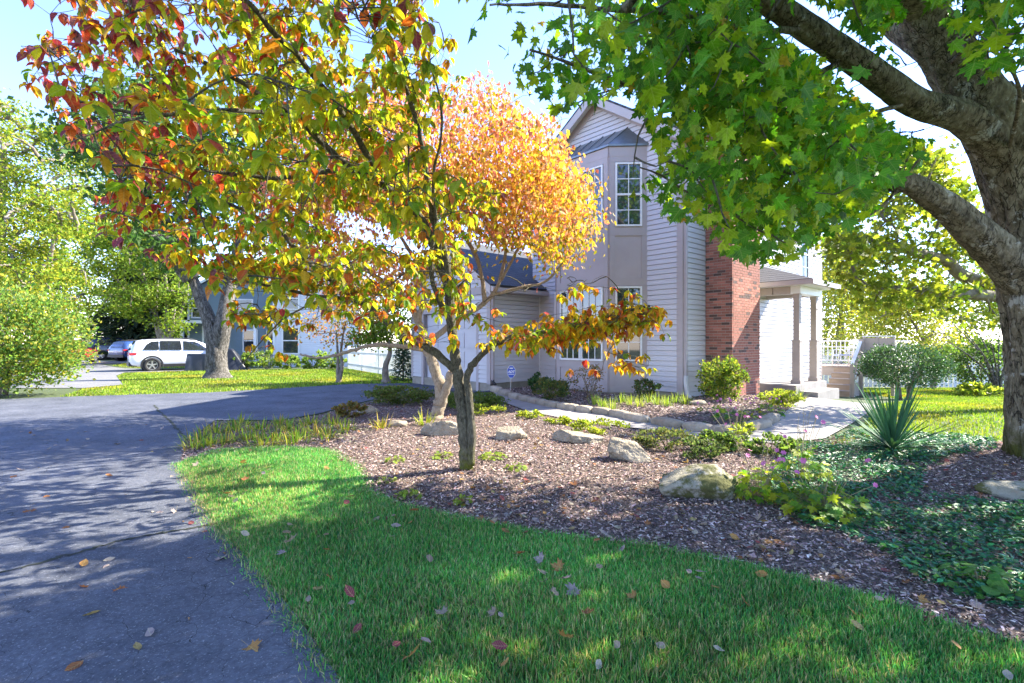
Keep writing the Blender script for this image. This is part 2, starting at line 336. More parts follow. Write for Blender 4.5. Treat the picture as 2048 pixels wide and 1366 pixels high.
M['bark_far'] = bark_mat('bark_far', (0.09, 0.075, 0.055), (0.20, 0.17, 0.13), (0.32, 0.29, 0.24), 3.0, None, 0.5)

# ------------------------------------------------------------------ the ground and the sheets that lie on it
def sheet(name, poly, off, mat, step=0.35, kind='structure', thick=0.0):
    poly = [(float(a), float(b)) for a, b in poly]
    pts = [];
    for i in range(len(poly)):
        a = np.array(poly[i]); b = np.array(poly[(i+1) % len(poly)]); n = max(1, int(np.linalg.norm(b-a)/step))
        for k in range(n): pts.append(tuple(a+(b-a)*k/n))
    nb = len(pts); xs = [p[0] for p in pts]; ys = [p[1] for p in pts]
    gx, gy = np.meshgrid(np.arange(min(xs)+step/2, max(xs), step), np.arange(min(ys)+step/2, max(ys), step))
    gx = gx.ravel(); gy = gy.ravel(); ok = pip(gx, gy, poly); pts += list(zip(gx[ok], gy[ok]))
    r = delaunay_2d_cdt([Vector(p) for p in pts], [(i, (i+1) % nb) for i in range(nb)], [], 1, 1e-5)
    v2 = np.array([tuple(v) for v in r[0]]); fs = [list(f) for f in r[2]]
    z = H(v2[:, 0], v2[:, 1])+off; v = np.column_stack([v2, z])
    me = mesh_np(name, v, fs); me.materials.append(mat); o = link(name, me); o['kind'] = kind; return o
ax = np.concatenate([np.linspace(-300, -32, 12), np.arange(-30, 30.1, 0.5), np.linspace(32, 300, 12)])
ay = np.concatenate([np.linspace(-60, -6, 6), np.arange(-5, 40.1, 0.5), np.linspace(44, 500, 14)])
gx, gy = np.meshgrid(ax, ay); nv = gx.shape
gv = np.column_stack([gx.ravel(), gy.ravel(), H(gx, gy).ravel()])
ii, jj = np.meshgrid(np.arange(nv[0]-1), np.arange(nv[1]-1), indexing='ij'); q = (ii*nv[1]+jj).ravel()
me = mesh_np('ground', gv, np.column_stack([q, q+1, q+nv[1]+1, q+nv[1]]), smooth=True); me.materials.append(M['soil'])
put(link('ground', me), kind='structure')

drive_poly = [(-30, -3), (-1.0, -3), (-0.55, 0.6), (-0.62, 1.6)] + [G(*p) for p in [(680,1366),(600,1245),(505,1130),(430,1055),(392,985),(362,925),(372,885),(430,842),(560,842),(640,828),(720,806),(800,788),(880,780),(985,791)]] + \
    [hl(-4.7, -1.90), hl(-9.1, -1.90)] + [G(*p) for p in [(822,767.5),(700,769),(560,778),(420,786),(250,791),(120,795),(0,800)]] + [(-30, 12.4)]
sheet('driveway', drive_poly, 0.016, M['asphalt'], 0.4)
street = [G(*p) for p in [(60,777),(170,777),(246,770),(232,752),(250,745),(330,744)]] + [G(480,741), G(480,736.5), G(330,739), G(250,737.5), G(225,734), G(200,729), G(275,726), G(275,722), G(60,722)] + [(-60, 37), (-60, 16)]
sheet('street', street, 0.016, M['asphalt_old'], 1.0)
walk_poly = [G(*p) for p in [(962,795),(1000,792),(1100,816),(1170,826),(1245,838),(1310,848),(1380,861),(1440,868),(1520,862),(1560,842),(1590,815),(1620,800)]] + [hl(1.35, 3.0), hl(3.0, 3.2)] + [G(*p) for p in [(1760,812),(1720,840),(1650,885),(1560,894),(1450,885),(1350,873),(1250,858),(1150,844),(1060,827),(1010,808)]]
sheet('concrete_path', walk_poly, 0.035, M['concrete'], 0.3)
bed_poly = [G(*p) for p in [(362,925),(372,888),(430,845),(560,845),(640,831),(720,809),(800,791),(880,783),(960,797),(1010,808),(1060,827),(1150,844),(1250,858),(1350,873),(1450,885),(1560,894),(1650,885),(1720,860),(1800,868),(1990,886)]] + [(6.6, 7.0), (8.5, 6.0), (8.0, 3.6), (4.6, 2.6), (3.3, 2.2)] + [G(*p) for p in [(2048,1300),(1900,1262),(1780,1215),(1640,1180),(1500,1140),(1300,1098),(1100,1078),(900,1040),(790,1015),(728,985),(712,940),(650,905),(560,900),(450,908)]]
sheet('mulch_bed', bed_poly, 0.012, M['mulch'], 0.3)
bed2_poly = [hl(-4.75, -1.95), hl(-4.75, 0.3), hl(0.3, 0.3), hl(0.3, 3.3), hl(1.5, 3.0)] + [G(*p) for p in [(1612,803),(1585,816),(1556,842),(1516,861),(1440,866),(1380,859),(1310,846),(1245,836),(1170,824),(1100,814),(1000,790)]]
sheet('house_bed', bed2_poly, 0.012, M['mulch'], 0.3)
# ------------------------------------------------------------------ scattering many small faces into one mesh
def scatter(name, tv, tf, pos, R, scale, cols, mat, parent=None, off=(0, 0, 0), smooth=True, kind='stuff'):
    tv = np.asarray(tv, float); tf = np.asarray(tf, int); n = len(pos); k = len(tv)
    sc3 = np.asarray(scale, float); sc3 = sc3[:, None] if sc3.ndim == 1 else sc3
    loc = tv[None]*sc3[:, None, :]
    v = np.einsum('nij,nkj->nki', R, loc)+pos[:, None, :]-np.asarray(off, float)
    f = (tf[None]+(np.arange(n)*k)[:, None, None]).reshape(-1, tf.shape[1])
    lv = np.tile(tv, (n, 1)); lv[:, 2] = np.repeat(rng.uniform(0, 40, n), k)
    me = mesh_np(name, v.reshape(-1, 3), f, np.repeat(cols, k, axis=0), smooth, lv); me.materials.append(mat)
    return link(name, me, None, parent, kind=kind)
def frames(tip, nrm):
    y = tip/(np.linalg.norm(tip, axis=1)[:, None]+1e-9); z = nrm-y*np.sum(nrm*y, axis=1)[:, None]; z /= np.linalg.norm(z, axis=1)[:, None]+1e-9
    x = np.cross(y, z); return np.stack([x, y, z], axis=2)
def rnd(n, k=3): return rng.normal(size=(n, k))
# leaf outlines: stem at the origin, tip along +Y, face +Z
DOG_V = [(0,0,0),(0.20,0.18,0.05),(0.30,0.42,0.07),(0.22,0.72,0.02),(0,1,-0.14),(-0.22,0.72,0.02),(-0.30,0.42,0.07),(-0.20,0.18,0.05),(0,0.4,-0.02),(0,0.72,-0.05)]
DOG_F = [(0,1,8),(1,2,8),(2,3,9),(2,9,8),(3,4,9),(4,5,9),(5,6,9),(6,8,9),(6,7,8),(7,0,8)]
DOG4_V = [(0,0,0),(0.27,0.4,0.05),(0,1,-0.12),(-0.27,0.4,0.05),(0,0.45,-0.02)]
DOG4_F = [(0,1,4),(1,2,4),(2,3,4),(3,0,4)]
_mo = [(0,0.0),(0.16,0.02),(0.36,-0.10),(0.30,0.10),(0.58,0.22),(0.44,0.32),(0.60,0.56),(0.36,0.50),(0.20,0.46),(0.24,0.70),(0.10,0.72),(0,1.0)]
_mo = _mo+[(-a, b) for a, b in _mo[-2:0:-1]]
MAP_V = [(a, b, 0.10*abs(a)-0.18*max(0, b-0.3)**1.5) for a, b in _mo]+[(0, 0.3, -0.03)]
MAP_F = [(i, (i+1) % len(_mo), len(_mo)) for i in range(len(_mo))]
MAP_V = MAP_V+[(-0.010, -0.55, 0.12), (0.010, -0.55, 0.12), (0.012, 0.02, 0.004)]; MAP_F = MAP_F+[(len(_mo)+1, len(_mo)+2, len(_mo)+3), (len(_mo)+1, len(_mo)+3, 0)]
CARD_V = [(0,0,0),(0.34,0.5,0.08),(0,1,-0.05),(-0.34,0.5,0.08)]
CARD_F = [(0,1,2),(0,2,3)]
def pick(n, palette, weights=None, jit=0.18):
    p = np.array(palette, float); w = None if weights is None else np.array(weights, float)/np.sum(weights)
    c = p[rng.choice(len(p), n, p=w)]
    return np.clip(c*(1+rng.normal(size=(n, 1))*jit)*(1+rng.normal(size=(n, 3))*0.06), 0.004, 0.9)
def grow(nodes, clusters, mb, r0=0.012, jit=0.08, sag=0.0, n=5):
    """joins every leaf cluster to the nearest branch with a tapering twig"""
    nodes = [np.asarray(p, float) for p in nodes]; arr = np.array(nodes)
    d0 = np.min(np.linalg.norm(clusters[:, None]-arr[None], axis=2), axis=1)
    ends = []
    for i in np.argsort(d0):
        c = clusters[i]; d = np.linalg.norm(arr-c, axis=1); k = int(np.argmin(d)); a = arr[k]; L = d[k]
        t = np.linspace(0, 1, n)[:, None]; path = a+(c-a)*t; bend = rng.normal(size=3)*jit*L; bend[2] += 0.12*L-sag*L
        path = path+np.sin(t*math.pi)*bend+rng.normal(size=(n, 3))*0.018*L*np.sin(t*math.pi)
        r = r0*min(1.0, 0.35+L*0.6); mb.tube(path, np.linspace(r, max(r*0.3, 0.0016), n), 4, False)
        arr = np.vstack([arr, path[1:-1]]); ends.append((c, c-path[-2]))
    return ends
def limb_pts(tr, n): return smooth_path([P(*t) for t in tr], n)
def make_limb(parent, off, tr, r0, r1, mat, name='branch', sides=8, n=None, knob=0.07):
    n = n or len(tr)*5; p = limb_pts(tr, n); ph = rng.uniform(0, 6.28)
    rs = np.linspace(r0, r1, n)*(1+knob*np.sin(np.arange(n)*0.9+ph)+rng.normal(size=n)*0.03)
    p[1:-1] += rng.normal(size=(n-2, 3))*r0*0.10
    MB().tube(p, rs, sides, True).obj(name, mat, parent, True, off); return p
def crown(center, rad, N, poly=None, shell=0.35, extra=None):
    out = []
    tot = 0
    while tot < N:
        d = rnd(4000); d /= np.linalg.norm(d, axis=1)[:, None]; r = rng.uniform(0, 1, (4000, 1))**shell
        p = np.asarray(center)+d*r*np.asarray(rad)
        ok = p[:, 1] > 1.3
        if poly is not None:
            px, py = proj(p); ins = pip(px+12*np.sin(py*0.09+px*0.03)+rng.normal(size=len(px))*8, py+12*np.sin(px*0.08)+rng.normal(size=len(px))*8, poly); ok &= ins
        if extra is not None: ok &= extra(p)
        out.append(p[ok]); tot += ok.sum()
        if len(out) > 120: break
    return np.vstack(out)[:N]
def leaf_objects(parent, off, meshes, idx, pos, R, scl, which, name='leaf'):
    for q, i in enumerate(idx):
        o = bpy.data.objects.new(name, meshes[which[i]]); COL.objects.link(o); o.parent = parent
        m = Matrix([[R[i][a][b]*scl[i] for b in range(3)]+[pos[i][a]-off[a]] for a in range(3)]+[[0, 0, 0, 1]]); o.matrix_local = m
def leaf_protos(tv, tf, palette, mat, nm):
    out = []
    for c in palette:
        lv = np.array(tv, float); lv[:, 2] = rng.uniform(0, 40); me = mesh_np(nm, tv, np.array(tf), np.tile(np.array(c), (len(tv), 1)), True, lv); me.materials.append(mat); out.append(me)
    return out
def screen_size(pos, scl):
    px, py = proj(pos); s = scl/np.maximum(pos[:, 1], 0.5)*F
    s[(px < 10) | (px > 2038) | (py < 10) | (py > 1356)] = 0; return s

# ------------------------------------------------------------------ the house
TLR = root('house', (HC[0], HC[1], 0), 'two-storey house with pale lap siding, taupe bay window and brick chimney', 'house', rz=HROT)
Z3 = np.array([0, 0, 1.0])
def bx(name, mat, x0, x1, y0, y1, z0, z1, parent=None):
    return MB().box(x0, x1, y0, y1, z0, z1).obj(name, M[mat] if isinstance(mat, str) else mat, parent or TLR)
LAP = 0.125
_bm = MB(); _bm.v = [(x, y, z) for x in (0, 1) for y, z in ((0.0, 0.013), (-0.024, 0.013), (-0.012, LAP), (0.0, LAP))]
_bm.f = [[0,1,2,3],[7,6,5,4],[0,4,5,1],[1,5,6,2],[2,6,7,3],[3,7,4,0]]
BOARD = mesh_np('siding_board', np.array(_bm.v), _bm.f); BOARD.materials.append(M['siding'])
def siding(org, rz, z0, z1, spans, parent=None):
    """lap boards: x along the wall, outside towards -y of the board; spans(z) gives the free stretches of a row"""
    z = z0; R = Matrix.Rotation(rz, 4, 'Z')
    while z < z1-0.02:
        for a, b in spans(z+LAP/2):
            if b-a < 0.03: continue
            o = bpy.data.objects.new('siding_board', BOARD); COL.objects.link(o); o.parent = parent or TLR
            hz = min(LAP, z1-z)/LAP
            o.matrix_local = Matrix.Translation((org[0], org[1], z)) @ R @ Matrix.Translation((a, 0, 0)) @ Matrix.Diagonal((b-a, 1, hz, 1))
        z += LAP
def holes(a, b, hs):
    """stretches of [a, b] left free by the openings (x0, x1, z0, z1)"""
    def f(z):
        segs = [(a, b)]
        for x0, x1, z0, z1 in hs:
            if z0 < z < z1:
                n = []
                for s, e in segs:
                    if x1 <= s or x0 >= e: n.append((s, e)); continue
                    if x0 > s: n.append((s, x0))
                    if x1 < e: n.append((x1, e))
                segs = n
        return segs
    return f
def window(org, u, nrm, wd, z0, z1, cols=2, rows=2, trim=0.05, fm='white', parent=None, sash=2):
    u = np.array([u[0], u[1], 0.0]); nn = np.array([nrm[0], nrm[1], 0.0]); o = np.array([org[0], org[1], 0.0]); m = MB(); t = 0.045
    m.obox(o, u, Z3, nn, -wd/2, -wd/2+t, z0, z1, 0.0, 0.05); m.obox(o, u, Z3, nn, wd/2-t, wd/2, z0, z1, 0.0, 0.05)
    m.obox(o, u, Z3, nn, -wd/2+t, wd/2-t, z0, z0+t, 0.0, 0.052); m.obox(o, u, Z3, nn, -wd/2+t, wd/2-t, z1-t, z1, 0.0, 0.048)
    zm = (z0+z1)/2
    if sash == 2: m.obox(o, u, Z3, nn, -wd/2+t, wd/2-t, zm-0.025, zm+0.025, 0.0, 0.045)
    fr = m.obj('window', M[fm], parent or TLR)
    g = 0.011; segs = [(z0+t, zm-0.025), (zm+0.025, z1-t)] if sash == 2 else [(z0+t, z1-t)]
    mm = MB(); cw = (wd-2*t)/cols
    for a, b in segs:
        for k in range(1, cols): x = -wd/2+t+k*cw; mm.obox(o, u, Z3, nn, x-g, x+g, a, b, 0.0, 0.034)
        for k in range(1, rows): z = a+(b-a)*k/rows; mm.obox(o, u, Z3, nn, -wd/2+t, wd/2-t, z-g, z+g, 0.0, 0.031)
        rh = (b-a)/rows
        for i in range(cols):
            for j in range(rows):
                x0 = -wd/2+t+i*cw+g; x1 = -wd/2+t+(i+1)*cw-g
                MB().obox(o, u, Z3, nn, x0, x1, a+j*rh+g, a+(j+1)*rh-g, 0.006, 0.018).obj('pane', M['glass'], fr)
    if mm.v: mm.obj('muntin', M[fm], fr)
    return fr
SL = 0.67; APX = 8.0; WT = 5.08; EAVE = APX-SL*WT/2; SLEN = 9.8
# core walls (behind the boards)
bx('gable_wall', 'siding', -WT, -0.03, 0.03, 0.20, -0.2, EAVE)
m = MB(); m.prism([(-WT, 0.03, EAVE), (-0.03, 0.03, EAVE), (-WT/2, 0.03, APX)], (0, 0.17, 0)); m.obj('gable_peak', M['siding'], TLR)
bx('side_wall', 'siding', -0.20, -0.03, 0.21, SLEN, -0.8, EAVE); bx('rear_wall', 'siding', -WT, -0.21, SLEN-0.2, SLEN-0.01, -0.8, EAVE); bx('far_wall', 'siding', -WT, -WT+0.17, 0.21, SLEN-0.21, -0.2, EAVE)
bx('foundation', 'foundation', -WT+0.01, -0.015, 0.012, SLEN-0.005, -1.0, 0.22)
BAY0, BAYD = 0.96, 0.68
bayx = (-BAY0, -BAY0-BAYD, -WT+BAY0+BAYD-0.0, -WT+BAY0)
# lap boards of the gable wall, right and left of the bay and in the peak
def gspan(z):
    lim = WT/2-max(0.0, (z-EAVE)/SL) if z > EAVE else WT/2
    a, b = -WT/2-lim, -WT/2+lim
    if z > EAVE: a += 0.10; b -= 0.10
    else: b -= 0.14
    if z < 7.0:
        k = 1.0 if z < 6.4 else (7.0-z)/0.6
        x0 = bayx[3]; x1 = bayx[0]; mid = (x0+x1)/2; hw = (x1-x0)/2*(1 if k == 1 else 0.5+0.5*k)
        return [(a, mid-hw), (mid+hw, b)]
    return [(a, b)]
siding((0, 0), 0, 0.22, APX-0.12, gspan)
WIN_S = [(8.05, 0.8, 3.55, 5.35)]                       # upper side window (Y centre, width, z)
win_low = (3.15, 0.9, 0.75, 2.65)
hs = [(1.08, 2.67, -1, 9)] + [(y-wd/2-0.10, y+wd/2+0.10, a-0.12, b+0.12) for y, wd, a, b in WIN_S] + [(win_low[0]-win_low[1]/2-0.08, win_low[0]+win_low[1]/2+0.08, win_low[2]-0.1, win_low[3]+0.1)]
siding((0, 0), math.pi/2, 0.22-3*LAP, EAVE, holes(0.14, SLEN-0.10, hs))
bx('corner_trim', 'trim', -0.14, -0.0, -0.022, 0.02, 0.18, EAVE); bx('corner_trim', 'trim', -0.0, 0.022, -0.022, 0.13, 0.18, EAVE)
bx('corner_trim', 'gutter', -0.03, 0.022, SLEN-0.10, SLEN+0.02, -0.6, EAVE)
# windows of the side wall
for y, wd, a, b in WIN_S + [win_low]:
    mt = MB()
    for s in (-1, 1): mt.obox((0, y, 0), (0, 1, 0), Z3, (1, 0, 0), s*(wd/2+0.04)-0.055, s*(wd/2+0.04)+0.055, a-0.1, b+0.1, -0.02, 0.028)
    for zz in (a-0.055, b+0.055): mt.obox((0, y, 0), (0, 1, 0), Z3, (1, 0, 0), -wd/2+0.015, wd/2-0.015, zz-0.045, zz+0.045, -0.02, 0.026)
    mt.obj('window_trim', M['white'], TLR); window((-0.015, y), (0, 1), (1, 0), wd-0.02, a, b, 2, 2)
# bay window
bp = [(bayx[0], 0.02), (bayx[1], -BAYD), (bayx[2], -BAYD), (bayx[3], 0.02)]
m = MB(); m.prism([(x, y, 0.16) for x, y in bp], (0, 0, 6.24)); m.obj('bay_wall', M['panel'], TLR)
faces = []
for (ax_, ay_), (bx_, by_) in zip(bp[:-1], bp[1:]):
    a = np.array([ax_, ay_, 0.0]); b = np.array([bx_, by_, 0.0]); L = np.linalg.norm(b-a); u = (b-a)/L; n = np.cross(u, Z3); 
    if n[1] > 0 : n = -n
    if abs(u[1]) > 0.3:
        mid = np.array([-WT/2, 0.3, 0]);
        if np.dot(n, (a+b)/2-mid) < 0: n = -n
    faces.append((a, u, n, L))
for fi, (a, u, n, L) in enumerate(faces):
    ed = 0.13
    for z0, z1 in ((0.75, 0.93), (2.86, 3.06), (4.12, 4.33), (5.98, 6.12)): MB().obox(a, u, Z3, n, 0.02, L-0.02, z0, z1, -0.01, 0.026).obj('bay_band', M['trim'], TLR)
    MB().obox(a, u, Z3, n, 0.01, L-0.01, 6.12, 6.36, -0.01, 0.03).obj('bay_band', M['trim'], TLR)
    MB().obox(a, u, Z3, n, 0.02, L-0.02, 0.17, 0.32, -0.01, 0.03).obj('bay_band', M['panel'], TLR)
    for z0, z1 in ((0.32, 0.75), (0.93, 2.86), (3.06, 4.12), (4.33, 5.98)):
        for e0, e1 in ((0.02, ed+0.02), (L-ed-0.02, L-0.02)): MB().obox(a, u, Z3, n, e0, e1, z0, z1, -0.01, 0.022).obj('bay_post', M['trim'], TLR)
    wd = L-2*ed-0.05
    if fi == 1:
        for z0, z1 in ((0.93, 2.86), (3.06, 4.12), (4.33, 5.98)): 
            if z0 == 3.06: continue
        for s in (-1, 1):
            c = a+u*(L/2+s*wd/4)
            for z0, z1 in ((0.95, 2.84), (4.35, 5.96)): window(c+n*0.005, u, n, wd/2-0.02, z0, z1, 3, 2)
    else:
        c = a+u*L/2
        for z0, z1 in ((0.95, 2.84), (4.35, 5.96)): window(c+n*0.005, u, n, wd, z0, z1, 2, 2)
m = MB(); m.prism([(bayx[0], -0.02, 0.02), (bayx[1], -BAYD+0.03, 0.02), (bayx[2], -BAYD+0.03, 0.02), (bayx[3], -0.02, 0.02)], (0, 0, 0.14)); m.obj('bay_base', M['foundation'], TLR)
# standing seam roof of the bay
o_ = 0.07; e = [(bayx[0]+o_, -0.005), (bayx[1]+o_*0.5, -BAYD-o_), (bayx[2]-o_*0.5, -BAYD-o_), (bayx[3]-o_, -0.005)]; t1 = (bayx[1]+0.10, -0.005); t2 = (bayx[2]-0.10, -0.005)
m = MB(); b0 = [(x, y, 6.37) for x, y in e]; b1 = [(x, y, 6.42) for x, y in e]; tp = [(*t1, 7.02), (*t2, 7.02)]
m.v = b0+b1+tp; m.f = [[0,1,2,3][::-1],[0,1,5,4],[1,2,6,5],[2,3,7,6],[4,5,8],[5,6,9,8],[6,7,9],[0,4,8,9,7,3]]
m.obj('bay_roof', M['bay_metal'], TLR)
for k in range(6):
    f = k/5; a = np.array(b1[1])*(1-f)+np.array(b1[2])*f; b = np.array(tp[0])*(1-f)+np.array(tp[1])*f
    MB().tube([a+(0, 0, 0.008), b+(0, -0.008, 0.008)], 0.013, 5).obj('roof_seam', M['bay_metal'], TLR)
# main roof: two slopes, rake boards, frieze, gutters
def roof_slab(name, p0, p1, p2, p3, th, mat, parent=None):
    p = [np.asarray(q, float) for q in (p0, p1, p2, p3)]; n = np.cross(p[1]-p[0], p[3]-p[0]); n /= np.linalg.norm(n)
    if n[2] < 0: n = -n
    m = MB(); m.prism(p, n*th); me = mesh_np(name, np.array(m.v), m.f); uvl = me.uv_layers.new(name='UVMap')
    ux = (p[1]-p[0])/np.linalg.norm(p[1]-p[0]); uy = np.cross(n, ux)
    for lp in me.loops: c = np.array(me.vertices[lp.vertex_index].co)-p[0]; uvl.data[lp.index].uv = (float(np.dot(c, ux)), float(np.dot(c, uy)))
    me.materials.append(mat); return link(name, me, None, parent or TLR)
OV, FO = 0.36, 0.34
def gable_roof(x0, x1, y0, y1, ze, ridge_name, fo=FO, ov=OV):
    xm = (x0+x1)/2; za = ze+SL*(x1-x0)/2
    roof_slab('roof', (x1+ov, y0-fo, ze-SL*ov+0.14), (x1+ov, y1+fo, ze-SL*ov+0.14), (xm, y1+fo, za+0.14), (xm, y0-fo, za+0.14), 0.05, M['shingle'])
    roof_slab('roof', (x0-ov, y0-fo, ze-SL*ov+0.14), (x0-ov, y1+fo, ze-SL*ov+0.14), (xm, y1+fo, za+0.14), (xm, y0-fo, za+0.14), 0.05, M['shingle'])
    for s, xa in ((1, x1), (-1, x0)):
        xe = xa+s*ov
        for nm, yy, d0, d1, t0, t1, mt in (('rake_board', y0-fo, -0.10, 0.135, 0.0, 0.04, 'gutter'), ('rake_board', y0-fo+0.04, -0.02, 0.05, -0.035, 0.0, 'trim'), ('rake_frieze', y0-0.03, -0.16, 0.10, 0.0, 0.028, 'trim')):
            pts = [(xe, yy+t0, ze-SL*ov+d0), (xe, yy+t0, ze-SL*ov+d1), (xm+s*0.001, yy+t0, za+d1), (xm+s*0.001, yy+t0, za+d0)]
            MB().prism(pts, (0, t1-t0, 0)).obj(nm, M[mt], TLR)
        pts = [(xe, y0-fo+0.04, ze-SL*ov+0.09), (xe, y0-fo+0.04, ze-SL*ov+0.125), (xm+s*0.002, y0-fo+0.04, za+0.125), (xm+s*0.002, y0-fo+0.04, za+0.09)]
        MB().prism(pts, (0, fo-0.07, 0)).obj('rake_soffit', M['white'], TLR)
        # eave: fascia, soffit, gutter along the side
        bxx = sorted((xa+s*0.03, xe-s*0.02)); zf = ze-SL*ov
        bx('soffit', 'trim', bxx[0], bxx[1], y0-fo+0.05, y1, zf-0.03, zf-0.005)
        gx_ = sorted((xe-s*0.015, xe+s*0.10))
        bx('gutter', 'gutter', gx_[0], gx_[1], y0-fo+0.02, y1+fo, zf-0.02, zf+0.10)
gable_roof(-WT, 0, 0, SLEN, EAVE, 'ridge')
# downspout at the near corner with its kicked-out foot
sp = MB(); sp.box(0.026, 0.10, -0.0, 0.085, 0.62, EAVE-0.25); sp.obj('downspout', M['trim'], TLR)
MB().tube([(0.062, 0.042, 0.64), (0.07, 0.03, 0.45), (0.15, -0.03, 0.20), (0.26, -0.12, 0.13)], [0.055, 0.058, 0.058, 0.06], 8).obj('downspout_foot', M['spout'], TLR, True)
bx('electric_box', 'gutter', 0.02, 0.07, 0.84, 0.94, 0.36, 0.56)
# chimney of real bricks; the 300 that show largest are objects
CH_ = MB().box(0.022, 0.692, 1.088, 2.662, -0.4, 9.2).obj('chimney', M['mortar'], TLR)
br_mesh = {}
for nm, mt in (('brick', 'brick'), ('brick_dark', 'brick_dark')):
    b_ = MB().box(0, 1, 0, 1, 0, 1); me = mesh_np('brick', np.array(b_.v), b_.f); me.materials.append(M[mt]); br_mesh[nm] = me
BL, BHt, JT = 0.196, 0.0573, 0.0102
cand = []
k = 0; z = -0.1
while z < 9.2:
    off = 0 if k % 2 else (BL+JT)/2
    x = 0.02-off
    while x < 0.70:                                        # near face (y = 1.08)
        a, b = max(x, 0.024), min(x+BL, 0.70)
        if b-a > 0.03: cand.append((a, b, 1.08, 1.13, z))
        x += BL+JT
    y = 1.142 - ((BL+JT)/2 if k % 2 else 0)
    while y < 2.67:                                        # outer face (x = 0.70)
        a, b = max(y, 1.142), min(y+BL, 2.67)
        if b-a > 0.03: cand.append((0.65, 0.70, a, b, z))
        y += BL+JT
    z += BHt+JT; k += 1
vis = sorted(cand, key=lambda c: (0 if 0.7 < c[4] < 4.0 and c[3] < 1.2 else 1 if 1.3 < c[4] < 4.2 and c[0] > 0.6 else 2, abs(c[4]-2.6)))
rest = {'brick': MB(), 'brick_dark': MB()}
for i, (x0, x1, y0, y1, z) in enumerate(vis):
    dk = 'brick_dark' if random.random() < 0.10 else 'brick'; pr = random.uniform(-0.002, 0.002)
    if x0 > 0.6: x1 += pr
    else: y0 += pr
    if i < 300:
        o = bpy.data.objects.new('brick', br_mesh[dk]); COL.objects.link(o); o.parent = CH_
        o.matrix_local = Matrix.Translation((x0, y0, z)) @ Matrix.Diagonal((x1-x0, y1-y0, BHt, 1))
    else: rest[dk].box(x0, x1, y0, y1, z, z+BHt)
for dk in rest: rest[dk].obj('brickwork', M[dk], CH_, kind='stuff')
# garage wing
GX0, GX1, GY0, GY1 = -9.02, -4.78, -1.98, 4.2
GE = 3.05
bx('garage_foundation', 'foundation', GX0+0.005, GX1-0.02, GY0+0.012, GY1, -0.6, 0.26)
DX0, DX1, DZ = GX1-3.49, GX1-0.63, 2.35
bx('garage_side_wall', 'siding', GX1-0.2, GX1-0.03, GY0+0.21, GY1, 0.2, GE); bx('garage_far_wall', 'siding', GX0, GX0+0.17, GY0+0.21, GY1, 0.2, GE)
m = MB(); m.box(GX0, DX0, GY0+0.03, GY0+0.20, 0.2, GE); m.box(DX1, GX1-0.03, GY0+0.03, GY0+0.20, 0.2, GE); m.box(DX0+0.002, DX1-0.002, GY0+0.032, GY0+0.20, DZ, GE-0.002); m.prism([(GX0, GY0+0.03, GE), (GX1-0.03, GY0+0.03, GE), ((GX0+GX1)/2, GY0+0.03, GE+SL*(GX1-GX0)/2)], (0, 0.17, 0)); m.obj('garage_front_wall', M['siding'], TLR)
def gfspan(z):
    if z < GE: return holes(GX0+0.10, GX1-0.12, [(DX0-0.12, DX1+0.12, -1, DZ+0.14), (GX0, GX1, GE-0.24, GE+0.1)])(z)
    lim = (GX1-GX0)/2-(z-GE)/SL-0.08; xm = (GX0+GX1)/2; return [(xm-lim, xm+lim)] if lim > 0.1 else []
siding((0, GY0), 0, 0.26, GE+1.2, gfspan)
siding((GX1, 0), math.pi/2, 0.26, GE-0.16, holes(GY0+0.10, -0.02, []))
bx('garage_trim', 'trim', GX0+0.06, GX1-0.02, GY0-0.03, GY0+0.02, GE-0.24, GE-0.02)
bx('corner_trim', 'trim', GX1-0.13, GX1, GY0-0.024, GY0+0.02, 0.24, GE-0.2); bx('corner_trim', 'trim', GX1, GX1+0.02, GY0-0.024, GY0+0.11, 0.24, GE-0.1)
bx('corner_trim', 'trim', GX0-0.02, GX0+0.10, GY0-0.024, GY0+0.02, 0.24, GE-0.2); bx('corner_trim', 'white', GX1-0.005, GX1+0.03, -0.055, -0.015, 0.24, GE-0.16)
for a, b in ((DX0-0.12, DX0), (DX1, DX1+0.12)): bx('door_trim', 'trim', a, b, GY0-0.02, GY0+0.18, 0.0, DZ+0.12)
bx('door_trim', 'trim', DX0, DX1, GY0-0.018, GY0+0.18, DZ, DZ+0.12)
gd = bx('garage_door', 'siding', DX0+0.003, DX1-0.003, GY0+0.14, GY0+0.17, 0.02, DZ-0.003)
for r in range(4):
    for c in range(4):
        ww = (DX1-DX0)/4; hh = DZ/4
        bx('door_panel', 'siding', DX0+c*ww+0.06, DX0+(c+1)*ww-0.06, GY0+0.12, GY0+0.141, 0.02+r*hh+0.06, 0.02+(r+1)*hh-0.06, gd)
gable_roof(GX0, GX1, GY0, 3.9, GE, 'ridge', 0.25, 0.30)
sp = MB(); sp.box(GX1+0.022, GX1+0.09, GY0+0.01, GY0+0.09, 0.35, GE-0.25); sp.obj('downspout', M['trim'], TLR)
MB().tube([(GX1+0.055, GY0+0.05, 0.37), (GX1+0.06, GY0+0.05, 0.30), (GX1+0.18, GY0+0.04, 0.24)], 0.045, 8).obj('downspout_foot', M['black'], TLR, True)
